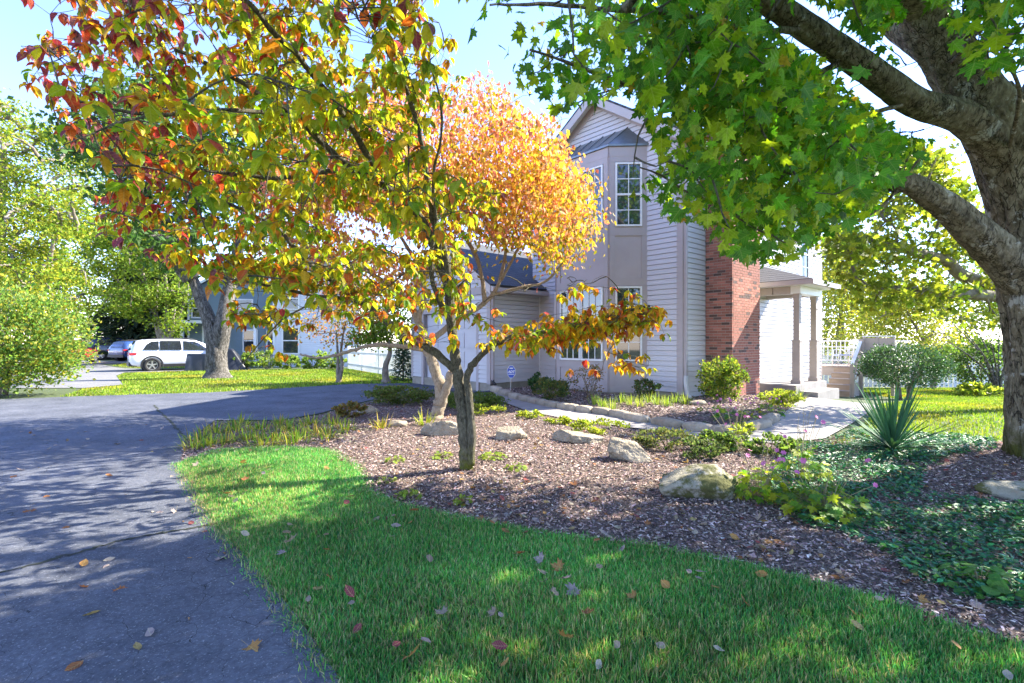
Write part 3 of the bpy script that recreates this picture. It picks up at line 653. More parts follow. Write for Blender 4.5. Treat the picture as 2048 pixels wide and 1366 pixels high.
# porch: slab, step, two columns, beam, ceiling and hipped roof
PX, PY0, PY1 = 1.50, 2.9, 5.25; PF = 0.33
bx('porch_floor', 'concrete', 0.03, PX, PY0, PY1, -0.5, PF); bx('porch_step', 'concrete', PX+0.003, PX+0.42, PY0+0.25, PY1-0.4, -0.5, 0.17)
for cy in (3.62, 4.93):
    cx = 1.28; m = MB()
    for r, z0, z1 in ((0.12, PF+0.002, PF+0.10), (0.095, PF+0.10, 1.45), (0.105, 1.45, 1.49), (0.072, 1.49, 2.36), (0.082, 2.36, 2.40), (0.072, 2.40, 2.62), (0.085, 2.62, 2.72)): m.box(cx-r, cx+r, cy-r, cy+r, z0, z1)
    m.obj('porch_column', M['tan'], TLR)
bz = 2.72
m = MB(); m.box(1.16, 1.40, 3.5, 5.2, bz, bz+0.20); m.obj('porch_beam', M['white'], TLR)
bx('porch_beam', 'tan', 0.72, 1.155, 3.5, 3.74, bz+0.001, bz+0.199); bx('porch_beam', 'tan', 0.03, 1.155, 4.8, 5.05, bz+0.001, bz+0.199)
bx('porch_beam', 'tan', 0.03, 0.70, 3.5, 3.74, bz+0.001, bz+0.199)
bx('porch_ceiling', 'white', 0.03, 1.70, 3.30, 5.35, bz+0.203, bz+0.235)
for x0, x1, y0, y1 in ((0.05, 1.80, 3.20, 3.30), (1.70, 1.80, 3.30, 5.45)): bx('porch_gutter', 'gutter', x0, x1, y0, y1, bz+0.205, bz+0.33)
m = MB(); e = [(1.76, 3.24), (1.76, 5.45), (0.03, 5.45), (0.03, 3.24)]; z0 = bz+0.335
m.v = [(x, y, z0) for x, y in e]+[(0.03, 4.1, z0+0.55), (0.03, 5.45, z0+0.55), (1.0, 4.6, z0+0.3)]
m.v = [(1.76,3.24,z0),(1.76,5.45,z0),(0.03,5.45,z0),(0.03,3.24,z0),(0.03,4.30,z0+0.62),(0.03,5.45,z0+0.62)]
m.f = [[0,3,2,1],[0,1,5,4],[0,4,3],[1,2,5],[3,4,5,2]]; m.obj('porch_roof', M['shingle'], TLR)
for k in range(9):                                         # shingle courses of the porch roof's near slope
    f0 = k/9; f1 = (k+1)/9
    a0 = np.array([1.76, 3.24, z0])*(1-f0)+np.array([0.03, 4.30, z0+0.62])*f0; b0_ = np.array([0.03, 3.24+1.06*f0, z0+0.62*f0])
    if k == 0: a0 = np.array([1.76, 3.24, z0])
    a1 = np.array([1.76, 3.24, z0])*(1-f1)+np.array([0.03, 4.30, z0+0.62])*f1; b1_ = np.array([0.03, 3.24+1.06*f1, z0+0.62*f1])
    nrm_ = np.array([0, -0.5, 0.86]); MB().prism([a0+nrm_*0.004, a1+nrm_*0.001, b1_+nrm_*0.001, b0_+nrm_*0.004], nrm_*0.012).obj('shingle_course', simple('shingle_course', (0.15, 0.145, 0.15), (0.09, 0.088, 0.092), 30, 0.9, 0.4) if k == 0 else bpy.data.materials['shingle_course'], TLR)

# deck with stairs behind the house
DK = root('wooden_deck', (*hl(0, 11.0), -0.6), 'raised tan deck with stairs, railing and privacy panel behind the house', 'deck', rz=HROT)
dz0 = -0.6
def dk(name, mat, x0, x1, y0, y1, z0, z1, parent=None): return MB().box(x0, x1, y0-11.0, y1-11.0, z0-dz0, z1-dz0).obj(name, M[mat], parent or DK)
DF = 0.50
for k in range(14): dk('deck_board', 'deckwood', -4.0, 1.9, 11.1+k*0.2, 11.1+k*0.2+0.19, DF-0.03, DF)
dk('rim_board', 'tan', -4.0, 1.9, 11.12, 11.15, DF-0.35, DF-0.032)
for k in range(5):
    zt = DF-0.02-(k)*0.2; y = 11.08-0.27*(k)
    if k: dk('tread', 'tan', 0.03, 0.86, y-0.02, y+0.27, zt-0.03, zt)
    dk('riser', 'deckwood', 0.04, 0.85, y, y+0.02, zt-0.22, zt-0.032)
dk('stringer', 'tan', 0.862, 0.90, 9.9, 11.09, -0.9, -0.05)
dk('newel_post', 'tan', 0.87, 1.0, 9.93, 10.05, -0.8, 0.62); dk('newel_post', 'tan', 0.87, 1.0, 11.0, 11.1, DF-1.2, DF+1.05)
MB().obox((0.93, 9.98-11, 0.62-dz0), (0, 0.79, 0.61), (1, 0, 0), (0, -0.61, 0.79), 0, 1.38, -0.05, 0.05, 0, 0.045).obj('hand_rail', M['white'], DK)
MB().obox((0.93, 9.98-11, -0.1-dz0), (0, 0.79, 0.61), (1, 0, 0), (0, -0.61, 0.79), 0, 1.38, -0.02, 0.02, 0, 0.045).obj('hand_rail', M['white'], DK)
for k in range(8):
    y = 10.12+k*0.12; zb = -0.05+(y-9.98)*0.77; dk('baluster', 'tan', 0.915, 0.945, y, y+0.03, zb, zb+0.69)
for x in (0.96, 1.36, 1.86): dk('panel_post', 'tan', x, x+0.07, 11.16, 11.24, DF+0.001, DF+1.12)
dk('privacy_panel', 'tan', 1.03, 1.36, 11.18, 11.21, DF+0.001, DF+1.08); dk('privacy_panel', 'tan', 1.43, 1.86, 11.18, 11.21, DF+0.001, DF+1.08)
dk('panel_cap', 'white', 0.95, 1.94, 11.15, 11.25, DF+1.121, DF+1.16)
dk('rail', 'white', -4.0, 1.9, 13.78, 13.86, DF+0.95, DF+1.0); dk('rail', 'white', -4.0, 1.9, 13.79, 13.85, DF+0.12, DF+0.17); dk('rail', 'white', -4.0, 1.9, 13.80, 13.84, DF+0.70, DF+0.74)
for k in range(22): dk('baluster', 'white', -1.6+k*0.16, -1.57+k*0.16, 13.805, 13.835, DF+0.171, DF+0.95)
for x in (-3.9, 1.8):
    for y in (11.2, 13.7): dk('deck_post', 'tan', x, x+0.1, y, y+0.1, -1.4, DF-0.033)
# white patio furniture on the deck
def patio_chair(X, Y, rz, label):
    r = root('patio_chair', (*hl(X, Y), DF), label, 'chair', 'white patio chairs', HROT+rz)
    for s in (-1, 1):
        MB().tube([(s*0.27, 0.28, 0), (s*0.27, 0.25, 0.40), (s*0.28, 0.22, 0.62), (s*0.28, -0.05, 0.64), (s*0.27, -0.22, 0.50), (s*0.25, -0.24, 0.36)], 0.016, 6).obj('arm', M['white'], r, True)
        MB().tube([(s*0.24, -0.34, 0), (s*0.24, -0.20, 0.38), (s*0.24, -0.28, 0.70), (s*0.22, -0.38, 1.0)], 0.016, 6).obj('leg', M['white'], r, True)
    MB().tube([(-0.22, -0.38, 1.0), (0, -0.39, 1.03), (0.22, -0.38, 1.0)], 0.016, 6).obj('back_frame', M['white'], r, True)
    for k in range(7):
        z = 0.48+k*0.075; y = -0.235-0.0025*k*k-0.01*k; MB().tube([(-0.235, y, z), (0, y-0.02, z), (0.235, y, z)], 0.013, 5).obj('slat', M['white'], r, True)
    for k in range(5): MB().box(-0.24, 0.24, -0.2+k*0.1, -0.13+k*0.1, 0.385, 0.40).obj('seat_slat', M['white'], r)
    MB().box(-0.23, 0.23, -0.19, 0.24, 0.402, 0.45).obj('cushion', M['cushion'], r)
patio_chair(0.12, 11.95, 2.2, 'white slatted patio chair nearest the house wall on the deck')
patio_chair(0.78, 12.7, -2.3, 'white patio chair by the deck privacy panel, beyond the table')
r = root('patio_table', (*hl(0.55, 12.25), DF), 'small round white patio table between the chairs on the deck', 'table', None, HROT)
MB().tube([(0, 0, 0.68), (0, 0, 0.71)], 0.42, 24).obj('table_top', M['white'], r)
for k in range(4):
    a = k*math.pi/2+0.4; MB().tube([(0.34*math.cos(a), 0.34*math.sin(a), 0), (0.28*math.cos(a), 0.28*math.sin(a), 0.4), (0.34*math.cos(a), 0.34*math.sin(a), 0.68)], 0.016, 6).obj('leg', M['white'], r, True)

# ------------------------------------------------------------------ fences
def picket_fence(name, label, a, b, hgt, pitch, pw, rails, group=None, top=None, posts=2.4, gate=None):
    a = np.array(a); b = np.array(b); L = np.linalg.norm(b-a); rz = math.atan2(*(b-a)[::-1]); n = int(L/pitch)
    r = root(name, (a[0], a[1], float(H(*a))), label, 'fence', group, rz)
    zz = lambda x: float(H(*(a+(b-a)*x/L)))-float(H(*a))
    pm = MB().box(0, pw, -0.012, 0.012, 0, hgt-0.06); pm.v += [(0, -0.012, hgt-0.06), (pw, -0.012, hgt-0.06), (pw/2, -0.012, hgt), (0, 0.012, hgt-0.06), (pw, 0.012, hgt-0.06), (pw/2, 0.012, hgt)]
    pm.f += [[8, 9, 10], [13, 12, 11], [8, 10, 13, 11], [9, 12, 13, 10]]
    me = mesh_np('picket', np.array(pm.v), pm.f); me.materials.append(M['white'])
    for k in range(n):
        x = k*pitch+0.05
        o = link('picket', me, None, r, (x, -0.05, zz(x)+0.05))
    segs = max(1, int(L/posts))
    for k in range(segs):
        x0 = L*k/segs; x1 = L*(k+1)/segs
        for h_ in rails: MB().prism([(x0, -0.035, zz(x0)+h_), (x1, -0.035, zz(x1)+h_), (x1, -0.035, zz(x1)+h_+0.08), (x0, -0.035, zz(x0)+h_+0.08)], (0, 0.03, 0)).obj('rail', M['white'], r)
    for k in range(segs+1):
        x = L*k/segs; m = MB().box(x-0.06, x+0.06, -0.004, 0.116, zz(x)-0.3, zz(x)+hgt+0.04); m.box(x-0.075, x+0.075, -0.02, 0.132, zz(x)+hgt+0.04, zz(x)+hgt+0.075); m.obj('post', M['white'], r)
    return r, L, zz
A = np.array(G(697, 738.5)); B = np.array(hl(GX0-0.1, GY0+0.6))
fr, L, zz = picket_fence('picket_fence', 'white picket fence running from the neighbouring house to the garage', A, B, 1.12, 0.17, 0.07, (0.25, 0.85))
MB().tube([(L*0.42, -0.08, 0.95), (L*0.42, -0.12, 1.0), (L*0.42+0.1, -0.12, 1.0)], 0.012, 5).obj('gate_latch', M['black'], fr)
fr, L, zz = picket_fence('lattice_fence', 'white board fence with lattice top at the back of the lawn', (14.5, 25.0), (28.0, 25.0), 1.2, 0.22, 0.16, (0.2, 1.0))
lm = MB()
for k in range(110):
    x = k*0.12
    lm.obox((x, 0.02, 1.26), (0.707, 0, 0.707), (0, 1, 0), (-0.707, 0, 0.707), 0, 0.42, -0.004, 0.004, -0.012, 0.012); lm.obox((x, 0.03, 1.26), (-0.707, 0, 0.707), (0, 1, 0), (0.707, 0, 0.707), 0, 0.42, -0.004, 0.004, -0.012, 0.012)
lm.obj('lattice', M['white'], fr); MB().box(0, L, -0.02, 0.06, 1.56, 1.61).obj('top_rail', M['white'], fr)

# ------------------------------------------------------------------ neighbouring houses
def neighbour(name, label, px, depth, rz, wd, dp, wh, mat, roofm, openings, porch=None):
    x, y = (px-CX)/F*depth, depth; r = root(name, (x, y, -0.1), label, 'house', None, rz)
    MB().box(0, wd, 0, dp, -0.3, wh).obj('wall', M[mat], r)
    rise = wd*0.32; m = MB(); m.prism([(-0.0, 0.002, wh), (wd, 0.002, wh), (wd/2, 0.002, wh+rise)], (0, dp-0.004, 0)); m.obj('gable', M[mat], r)
    for s in (-1, 1):
        e = -0.4 if s < 0 else wd+0.4; o = roof_slab('roof', (e, -0.4, wh-0.26+0.05), (e, dp+0.4, wh-0.26+0.05), (wd/2, dp+0.4, wh+rise+0.05), (wd/2, -0.4, wh+rise+0.05), 0.08, M[roofm], r)
        MB().prism([(e, -0.44, wh-0.30), (e, -0.44, wh-0.12), (wd/2, -0.44, wh+rise+0.14), (wd/2, -0.44, wh+rise-0.04)], (0, 0.035, 0)).obj('rake_board', M['white'], r)
    for a in (0, wd): MB().box(a-0.06, a+0.06, -0.03, 0.05, -0.2, wh).obj('corner_trim', M['white'], r)
    for kind, x0, x1, z0, z1 in openings:
        if kind == 'window':
            f = MB(); f.box(x0-0.08, x1+0.08, -0.05, 0.02, z0-0.08, z0); f.box(x0-0.08, x1+0.08, -0.05, 0.02, z1, z1+0.08); f.box(x0-0.08, x0, -0.05, 0.02, z0, z1); f.box(x1, x1+0.08, -0.05, 0.02, z0, z1); f.box(x0, x1, -0.04, 0.02, (z0+z1)/2-0.03, (z0+z1)/2+0.03)
            w_ = f.obj('window', M['white'], r); MB().box(x0+0.002, x1-0.002, -0.02, 0.01, z0+0.002, z1-0.002).obj('pane', M['glass'], w_)
        else:
            w_ = MB().box(x0, x1, -0.03, 0.02, z0, z1).obj('door', M['teal' if kind == 'teal_door' else 'white'], r); f = MB(); f.box(x0-0.12, x0, -0.05, 0.02, z0, z1+0.12); f.box(x1, x1+0.12, -0.05, 0.02, z0, z1+0.12); f.box(x0, x1, -0.05, 0.02, z1, z1+0.12); f.obj('door_frame', M['white'], w_)
    return r
n1 = neighbour('white_house', 'white-sided neighbouring house behind the hydrangeas and picket fence', 548, 28.5, math.radians(8), 4.6, 8, 5.0, 'far_white', 'shingle', [('window', 0.5, 1.3, 0.9, 2.3), ('window', 0.5, 1.3, 3.4, 4.6), ('window', 2.8, 3.7, 3.4, 4.6)])
m = MB(); m.box(-1.2, -0.05, 0.5, 0.55, 0.9, 0.96)
for k in range(8): MB().box(-1.15+k*0.14, -1.11+k*0.14, 0.5, 0.54, 0.1, 0.9).obj('baluster', M['white'], n1)
m.obj('porch_rail', M['white'], n1); MB().box(-1.25, -1.1, 0.45, 0.6, -0.2, 2.6).obj('porch_post', M['white'], n1); MB().box(-1.4, 0.0, 0.3, 3.0, 2.6, 2.8).obj('porch_roof', M['white'], n1)
n2 = neighbour('teal_house', 'teal-sided neighbouring house behind the light-barked maple', 377, 34.0, math.radians(14), 6.6, 9, 4.9, 'far_teal', 'shingle', [('window', 0.25, 0.9, 3.2, 4.4), ('teal_door', 0.95, 2.0, 0.1, 2.5), ('window', 3.4, 4.2, 0.9, 2.3), ('window', 3.0, 3.9, 3.2, 4.4), ('window', 4.9, 5.6, 0.9, 2.3)])
MB().box(-0.3, 2.6, -1.0, -0.06, 2.75, 2.95).obj('porch_roof', M['white'], n2)
for x in (-0.2, 2.4): MB().box(x, x+0.2, -0.95, -0.75, -0.2, 2.75).obj('porch_post', M['white'], n2)

# ------------------------------------------------------------------ cars
def car(name, label, x, y, z, rz, paintm, L=4.6, W=1.84, HT=1.66, group=None):
    r = root(name, (x, y, z), label, 'car', group, rz); k = L/4.6; hh = HT/1.66
    # station: x, sill, belt, roof (centre), half width at sill, belt, roof
    st = [(-2.30,.52,.80,.86,.72,.74,.60),(-2.27,.36,.98,1.02,.84,.85,.66),(-2.20,.32,1.06,1.30,.88,.89,.66),(-2.02,.30,1.09,1.57,.90,.90,.66),(-1.75,.28,1.09,1.63,.91,.905,.68),(-1.0,.27,1.08,1.66,.915,.91,.69),(-.2,.27,1.07,1.66,.915,.91,.69),(.45,.27,1.06,1.60,.915,.91,.69),(.80,.27,1.055,1.46,.915,.905,.70),(1.10,.28,1.05,1.25,.915,.90,.72),(1.30,.28,1.04,1.09,.91,.89,.76),(1.75,.29,1.0,1.04,.90,.87,.72),(2.10,.31,.93,.97,.86,.82,.66),(2.26,.36,.80,.86,.78,.72,.55),(2.32,.46,.66,.72,.66,.62,.45)]
    st = [(a*k, b*hh, c*hh, d*hh, e*W/1.83, f*W/1.83, g*W/1.83) for a, b, c, d, e, f, g in st]
    v = []; f = []
    for (sx, zb, zl, zr, ws, wb, wr) in st:
        half = [(0, zb), (ws*0.9, zb), (ws, zb+0.10), (ws*1.01, (zb+zl)/2), (wb, zl), (wb*.55+wr*.45, (zl+zr)/2*1.01), (wr, zr-0.03), (wr*.7, zr), (0, zr+0.012)]
        ring = half+[(-a, b) for a, b in half[-2:0:-1]]; v += [(sx, a, b) for a, b in ring]
    n = 16
    for i in range(len(st)-1):
        for j in range(n): q = (j+1) % n; f.append([i*n+j, (i+1)*n+j, (i+1)*n+q, i*n+q])
    f.append(list(range(n))); f.append([(len(st)-1)*n+j for j in range(n)][::-1])
    me = mesh_np('body', np.array(v), f, smooth=True); me.materials.append(paintm); link('body', me, None, r)
    def surf(sx, fr):                                      # point on the upper side at fraction fr between belt and roof
        xs = [s[0] for s in st]; q = [np.interp(sx, xs, [s[i] for s in st]) for i in range(7)]
        wb, wr, zl, zr = q[5], q[6], q[2], q[3]; return wb*(1-fr)+wr*fr, zl*(1-fr)+(zr-0.03)*fr
    for s in (-1, 1):
        for pts in ([(-1.78,.06),(-1.15,.06),(-1.15,.88),(-1.45,.84),(-1.62,.6)], [(-1.10,.06),(-.20,.06),(-.24,.9),(-1.10,.9)], [(-.12,.06),(1.0,.06),(.55,.82),(.36,.9),(-.14,.9)]):
            out = []
            for a, fr in pts: yy, zz_ = surf(a*k, fr); out.append((a*k, s*(yy+0.034), zz_+0.004))
            MB().prism(out, (0, s*0.006, 0)).obj('side_window', M['car_glass'], r)
        for wx in (-1.42*k, 1.42*k):
            c = (wx, s*(W/2-0.065), 0.355); t = MB()
            prof = [(0.22, -0.10), (0.335, -0.11), (0.355, -0.07), (0.355, 0.07), (0.335, 0.11), (0.22, 0.10)]; nn = 24
            for q in range(nn):
                a = q/nn*2*math.pi; t.v += [(c[0]+rr*math.cos(a), c[1]+w_, c[2]+rr*math.sin(a)) for rr, w_ in prof]
            for q in range(nn):
                for j in range(6): t.f.append([q*6+j, q*6+(j+1) % 6, ((q+1) % nn)*6+(j+1) % 6, ((q+1) % nn)*6+j])
            wh = t.obj('wheel', M['tyre'], r, True)
            d = MB().tube([(c[0], c[1]+s*0.02, c[2]), (c[0], c[1]+s*0.04, c[2])], 0.222, 20); d.obj('hub_disc', M['black'], wh)
            rm = MB(); rm.tube([(c[0], c[1]+s*0.05, c[2]), (c[0], c[1]+s*0.09, c[2])], 0.05, 10)
            for q in range(5):
                a = q/5*2*math.pi+0.3; u = (math.cos(a), 0, math.sin(a)); vv = (-math.sin(a), 0, math.cos(a)); rm.obox(c, u, vv, (0, s, 0), 0.045, 0.215, -0.03, 0.03, 0.05, 0.08)
            nn = 24; base = len(rm.v)
            for q in range(nn):
                a = q/nn*2*math.pi
                rm.v += [(c[0]+rr*math.cos(a), c[1]+s*w_, c[2]+rr*math.sin(a)) for rr, w_ in ((0.205, 0.04), (0.205, 0.095), (0.228, 0.095), (0.228, 0.04))]
            for q in range(nn):
                for j in range(4): rm.f.append([base+q*4+j, base+q*4+(j+1) % 4, base+((q+1) % nn)*4+(j+1) % 4, base+((q+1) % nn)*4+j])
            rm.obj('rim', M['rim'], wh)
            ar = MB(); nn = 14                                # dark arch cladding
            for q in range(nn+1):
                a = math.pi*(-0.08+1.16*q/nn); 
                for rr in (0.385, 0.46): ar.v.append((c[0]+rr*math.cos(a), s*(W/2+0.004), c[2]+rr*math.sin(a)))
            b = len(ar.v); ar.v += [(x_, y_+s*0.02, z_) for x_, y_, z_ in ar.v]
            for q in range(nn):
                ar.f.append([2*q, 2*q+1, 2*q+3, 2*q+2]); ar.f.append([b+2*q, b+2*q+2, b+2*q+3, b+2*q+1]); ar.f.append([2*q, 2*q+2, b+2*q+2, b+2*q]); ar.f.append([2*q+1, b+2*q+1, b+2*q+3, 2*q+3])
            ar.obj('wheel_arch', M['black'], r)
            MB().tube([(c[0], s*(W/2-0.25), c[2]), (c[0], s*(W/2+0.003), c[2])], 0.385, 20).obj('wheel_well', M['black'], r)
        MB().box(-0.95*k, 0.95*k, *sorted((s*(W/2-0.03), s*(W/2+0.012))), 0.26, 0.40).obj('side_skirt', M['black'], r)
        yy, zz_ = surf(0, 0.0)
        for hx in (-0.95, 0.05): MB().box(hx*k, (hx+0.24)*k, *sorted((s*(W/2-0.02), s*(W/2+0.022))), 0.92*hh, 0.955*hh).obj('door_handle', paintm, r)
        MB().box(0.92*k, 1.12*k, *sorted((s*(W/2-0.02), s*(W/2+0.17))), 1.03*hh, 1.18*hh).obj('mirror', M['black'], r)
        MB().tube([(-1.75*k, s*0.60, 1.64*hh), (-1.0*k, s*0.61, 1.715*hh), (0.1*k, s*0.61, 1.705*hh), (0.5*k, s*0.60, 1.60*hh)], 0.02, 6).obj('roof_rail', M['black'], r, True)
        MB().box(-2.30*k, -1.86*k, *sorted((s*(W/2-0.20), s*(W/2-0.012))), 0.86*hh, 0.98*hh).obj('tail_light', M['red_light'], r)
        MB().box(2.02*k, 2.25*k, *sorted((s*(W/2-0.30), s*(W/2-0.10))), 0.72*hh, 0.84*hh).obj('headlight', M['sign_white'], r)
    m = MB(); m.poly([(-2.245*k, -.60, 1.08*hh), (-2.245*k, .60, 1.08*hh), (-2.06*k, .56, 1.55*hh), (-2.06*k, -.56, 1.55*hh)]); m.prism([(-2.262*k, -.62, 1.10*hh), (-2.262*k, .62, 1.10*hh), (-2.075*k, .56, 1.52*hh), (-2.075*k, -.56, 1.52*hh)], (-0.008, 0, 0.004)); m.obj('rear_window', M['car_glass'], r)
    MB().prism([(1.27*k, -.72, 1.11*hh), (1.27*k, .72, 1.11*hh), (.50*k, .62, 1.60*hh), (.50*k, -.62, 1.60*hh)], (0.012, 0, 0.014)).obj('windscreen', M['car_glass'], r)
    MB().box(-2.33*k, -2.0*k, -W*0.46, W*0.46, 0.30, 0.50).obj('rear_bumper', M['black'], r); MB().box(2.0*k, 2.33*k, -W*0.43, W*0.43, 0.28, 0.46).obj('front_bumper', M['black'], r)
    MB().box(-2.31*k, -2.29*k, -0.26, 0.26, 0.66, 0.78).obj('number_plate', M['white'], r)
    return r
cxy = G(352, 742.0); car('white_suv', 'white sport utility vehicle parked on the drive behind the light-barked maple', cxy[0]-0.45, cxy[1]+1.3, -0.05, math.radians(40), M['car_white'], 4.6, 1.86, 1.62)
cxy = G(152, 729); car('red_car', 'dark red car seen from behind beside the leafy shrub', cxy[0]-1.7, cxy[1]+1.5, 0.0, math.radians(112), M['car_red'], 4.5, 1.8, 1.50)
cxy = G(232, 719.5); car('blue_suv', 'navy blue sport utility vehicle parked far down the street', cxy[0], cxy[1]+1, 0.0, math.radians(28), M['car_navy'], 4.6, 1.85, 1.72)
cxy = G(262, 721); car('blue_car', 'bright blue car half hidden behind the rear of the white vehicle', cxy[0]+1.2, cxy[1], 0.0, math.radians(70), M['car_blue'], 4.4, 1.8, 1.5)
# two things under black tarpaulins beside the maple
def tarp(label, px, py, wd, dp, hgt, peak, rz, taper=0.2):
    x, y = G(px, py); r = root('tarp_covered_grill', (x, y, 0), label, 'tarp', 'black tarpaulins', rz); nx, nz = 26, 10; v = []; f = []
    for j in range(nz+1):
        fz = j/nz
        for i in range(nx):
            a = i/nx*2*math.pi; fold = 1+0.10*math.sin(a*7+j*0.25)*(1-0.7*fz)+0.05*math.sin(a*13+j*0.4)
            cxx = math.copysign(abs(math.cos(a))**0.5, math.cos(a)); cyy = math.copysign(abs(math.sin(a))**0.5, math.sin(a)); t = 1-taper*fz**1.3 if j < nz else (1-taper)*0.8
            v.append((wd/2*cxx*t*fold+peak*fz, dp/2*cyy*t*fold, hgt*min(fz*1.08, 1.0)))
    for j in range(nz):
        for i in range(nx): q = (i+1) % nx; f.append([j*nx+i, j*nx+q, (j+1)*nx+q, (j+1)*nx+i])
    f.append([nz*nx+i for i in range(nx)])
    me = mesh_np('cover', np.array(v), f, smooth=True); me.materials.append(M['tarp']); link('cover', me, None, r)
    MB().tube([(wd/2*1.03*math.cos(a), dp/2*1.03*math.sin(a), 0.06) for a in np.linspace(0, 6.2, 24)], 0.012, 5, False).obj('hem', M['black'], r, True)
tarp('black tarpaulin cover draped over a low box left of the light-barked maple', 399, 742, 1.15, 0.9, 0.85, 0.0, 0.3)
tarp('black tarpaulin cover with sloping side right of the light-barked maple', 466, 739.5, 1.5, 0.9, 1.1, -0.3, 0.3, 0.72)

# ------------------------------------------------------------------ yard sign
sx, sy = G(1021, 789, 0.06); r = root('yard_sign', (sx, sy, float(H(sx, sy))), 'blue octagonal security yard sign on a metal stake beside the garage', 'sign', None, math.radians(-6))
MB().tube([(0, 0, -0.05), (0.012, 0, 0.36), (0.02, 0, 0.40)], 0.010, 6).obj('stake', M['stake'], r)
def octo(rx, rz_): return [(0.02+rx*math.cos(math.pi/8+k*math.pi/4), 0, 0.56+rz_*math.sin(math.pi/8+k*math.pi/4)) for k in range(8)]
MB().prism([(a, 0.006, c) for a, b, c in octo(0.118, 0.178)], (0, -0.008, 0)).obj('sign_border', M['sign_white'], r)
MB().prism([(a, -0.003, c) for a, b, c in octo(0.108, 0.166)], (0, -0.004, 0)).obj('sign_face', M['sign_blue'], r)
def letters(txt, size, x, z, mat, parent, ys=-0.0085, shear=0.2, bold=0.004, name='lettering'):
    cu = bpy.data.curves.new('t', 'FONT'); cu.body = txt; cu.size = size; cu.align_x = 'CENTER'; cu.extrude = 0.0008; cu.offset = bold; cu.shear = shear
    t = bpy.data.objects.new('t', cu); COL.objects.link(t); dg = bpy.context.evaluated_depsgraph_get(); me = bpy.data.meshes.new_from_object(t.evaluated_get(dg)); bpy.data.objects.remove(t)
    me.materials.clear(); me.materials.append(mat); o = link(name, me, None, parent, (x, ys, z)); o.rotation_euler = (math.pi/2, 0, 0); return o
letters('ADT', 0.085, 0.02, 0.535, M['sign_white'], r, bold=0.003); 
MB().box(-0.06, 0.10, -0.0085, -0.0072, 0.492, 0.506).obj('lettering_bar', M['sign_white'], r); MB().box(-0.025, 0.065, -0.0085, -0.0072, 0.645, 0.668).obj('lettering_bar', M['sign_white'], r)

# ------------------------------------------------------------------ boulders and edging stones
from mathutils import noise as mnoise
def rock(name, label, cat, px, py, wd, dp, hgt, rz, mat, seed, group=None, sub=3, flat=0.5, bury=0.25, tilt=(0, 0), block=False):
    import bmesh
    x, y = G(px, py); y += dp*0.35; z = float(H(x, y)); bm = bmesh.new(); bmesh.ops.create_icosphere(bm, subdivisions=sub, radius=1.0); off = Vector((seed*7.3, seed*3.1, seed*1.7))
    pl = []; rr = random.Random(seed)
    for _ in range(13):
        d = Vector((rr.gauss(0, 1), rr.gauss(0, 1), rr.gauss(0, 0.8))).normalized(); pl.append((d, rr.uniform(0.55, 0.85)))
    for v in bm.verts:
        p = v.co.copy()
        if block: p = Vector([math.copysign(abs(c)**0.55, c) for c in p])*0.9
        p *= 1+(0.06 if block else 0.16)*mnoise.noise(p*1.3+off)
        for d, lim in pl:
            q = p.dot(d)-lim
            if q > 0 and not block: p -= d*q*0.97
        p *= 1+0.06*mnoise.noise(p*3.5+off)+0.04*mnoise.noise(p*8+off)+0.028*mnoise.noise(p*17+off)+0.014*mnoise.noise(p*37+off)
        v.co = Vector((p.x*wd/2*1.15, p.y*dp/2*1.15, p.z*hgt*0.62))
    me = bpy.data.meshes.new(name); bm.to_mesh(me); bm.free(); me.materials.append(mat); me.polygons.foreach_set('use_smooth', np.ones(len(me.polygons), bool))
    o = link(name, me, None, None, (x, y, z+hgt*(0.5-bury))); o.rotation_euler = (tilt[0], tilt[1], rz); return put(o, label, cat, group)
BG = 'boulders along the mulch bed'
rock('boulder', 'pale flat-topped boulder just right of the foreground dogwood trunk base', 'boulder', 885, 875, 0.60, 0.44, 0.30, 0.2, M['stone'], 3, BG, 5, bury=0.31)
rock('boulder', 'rounded pale boulder second in the row right of the dogwood', 'boulder', 1024, 886, 0.54, 0.42, 0.27, -0.1, M['stone'], 5, BG, 5, bury=0.31)
rock('boulder', 'long low boulder with yellow-green moss in the middle of the row', 'boulder', 1157, 896, 0.70, 0.46, 0.22, -0.25, M['stone'], 8, BG, 5, bury=0.31)
rock('boulder', 'wedge-shaped pale boulder sloping down to the right beside the mossy one', 'boulder', 1262, 936, 0.62, 0.40, 0.27, -0.35, M['stone'], 12, BG, 5, tilt=(0, 0.25))
rock('boulder', 'large rounded boulder with a dark green moss patch', 'boulder', 1402, 1004, 0.70, 0.46, 0.40, -0.1, M['mossy'], 21, BG, 5, bury=0.31)
rock('boulder', 'small brown rock beside the day lilies near the driveway', 'boulder', 793, 856, 0.30, 0.24, 0.18, 0.4, M['edge_stone'], 31, BG)
rock('boulder', 'grey rock at the driveway edge left of the low shrubs', 'boulder', 735, 828, 0.46, 0.32, 0.20, 0.1, M['stone'], 33, BG)
rock('boulder', 'large flat stone at the foot of the maple trunk', 'boulder', 2075, 1012, 0.8, 0.5, 0.16, 0.2, M['mossy'], 35, BG, 4, bury=0.42)
rock('boulder', 'small grey splash stone under the downspout by the chimney', 'boulder', 1402, 822, 0.42, 0.3, 0.14, 0.2, M['stone'], 37, BG)
ordw = ['first', 'second', 'third', 'fourth', 'fifth', 'sixth', 'seventh', 'eighth', 'ninth', 'tenth', 'eleventh', 'twelfth', 'thirteenth', 'fourteenth', 'fifteenth', 'sixteenth', 'seventeenth', 'eighteenth', 'nineteenth', 'twentieth']
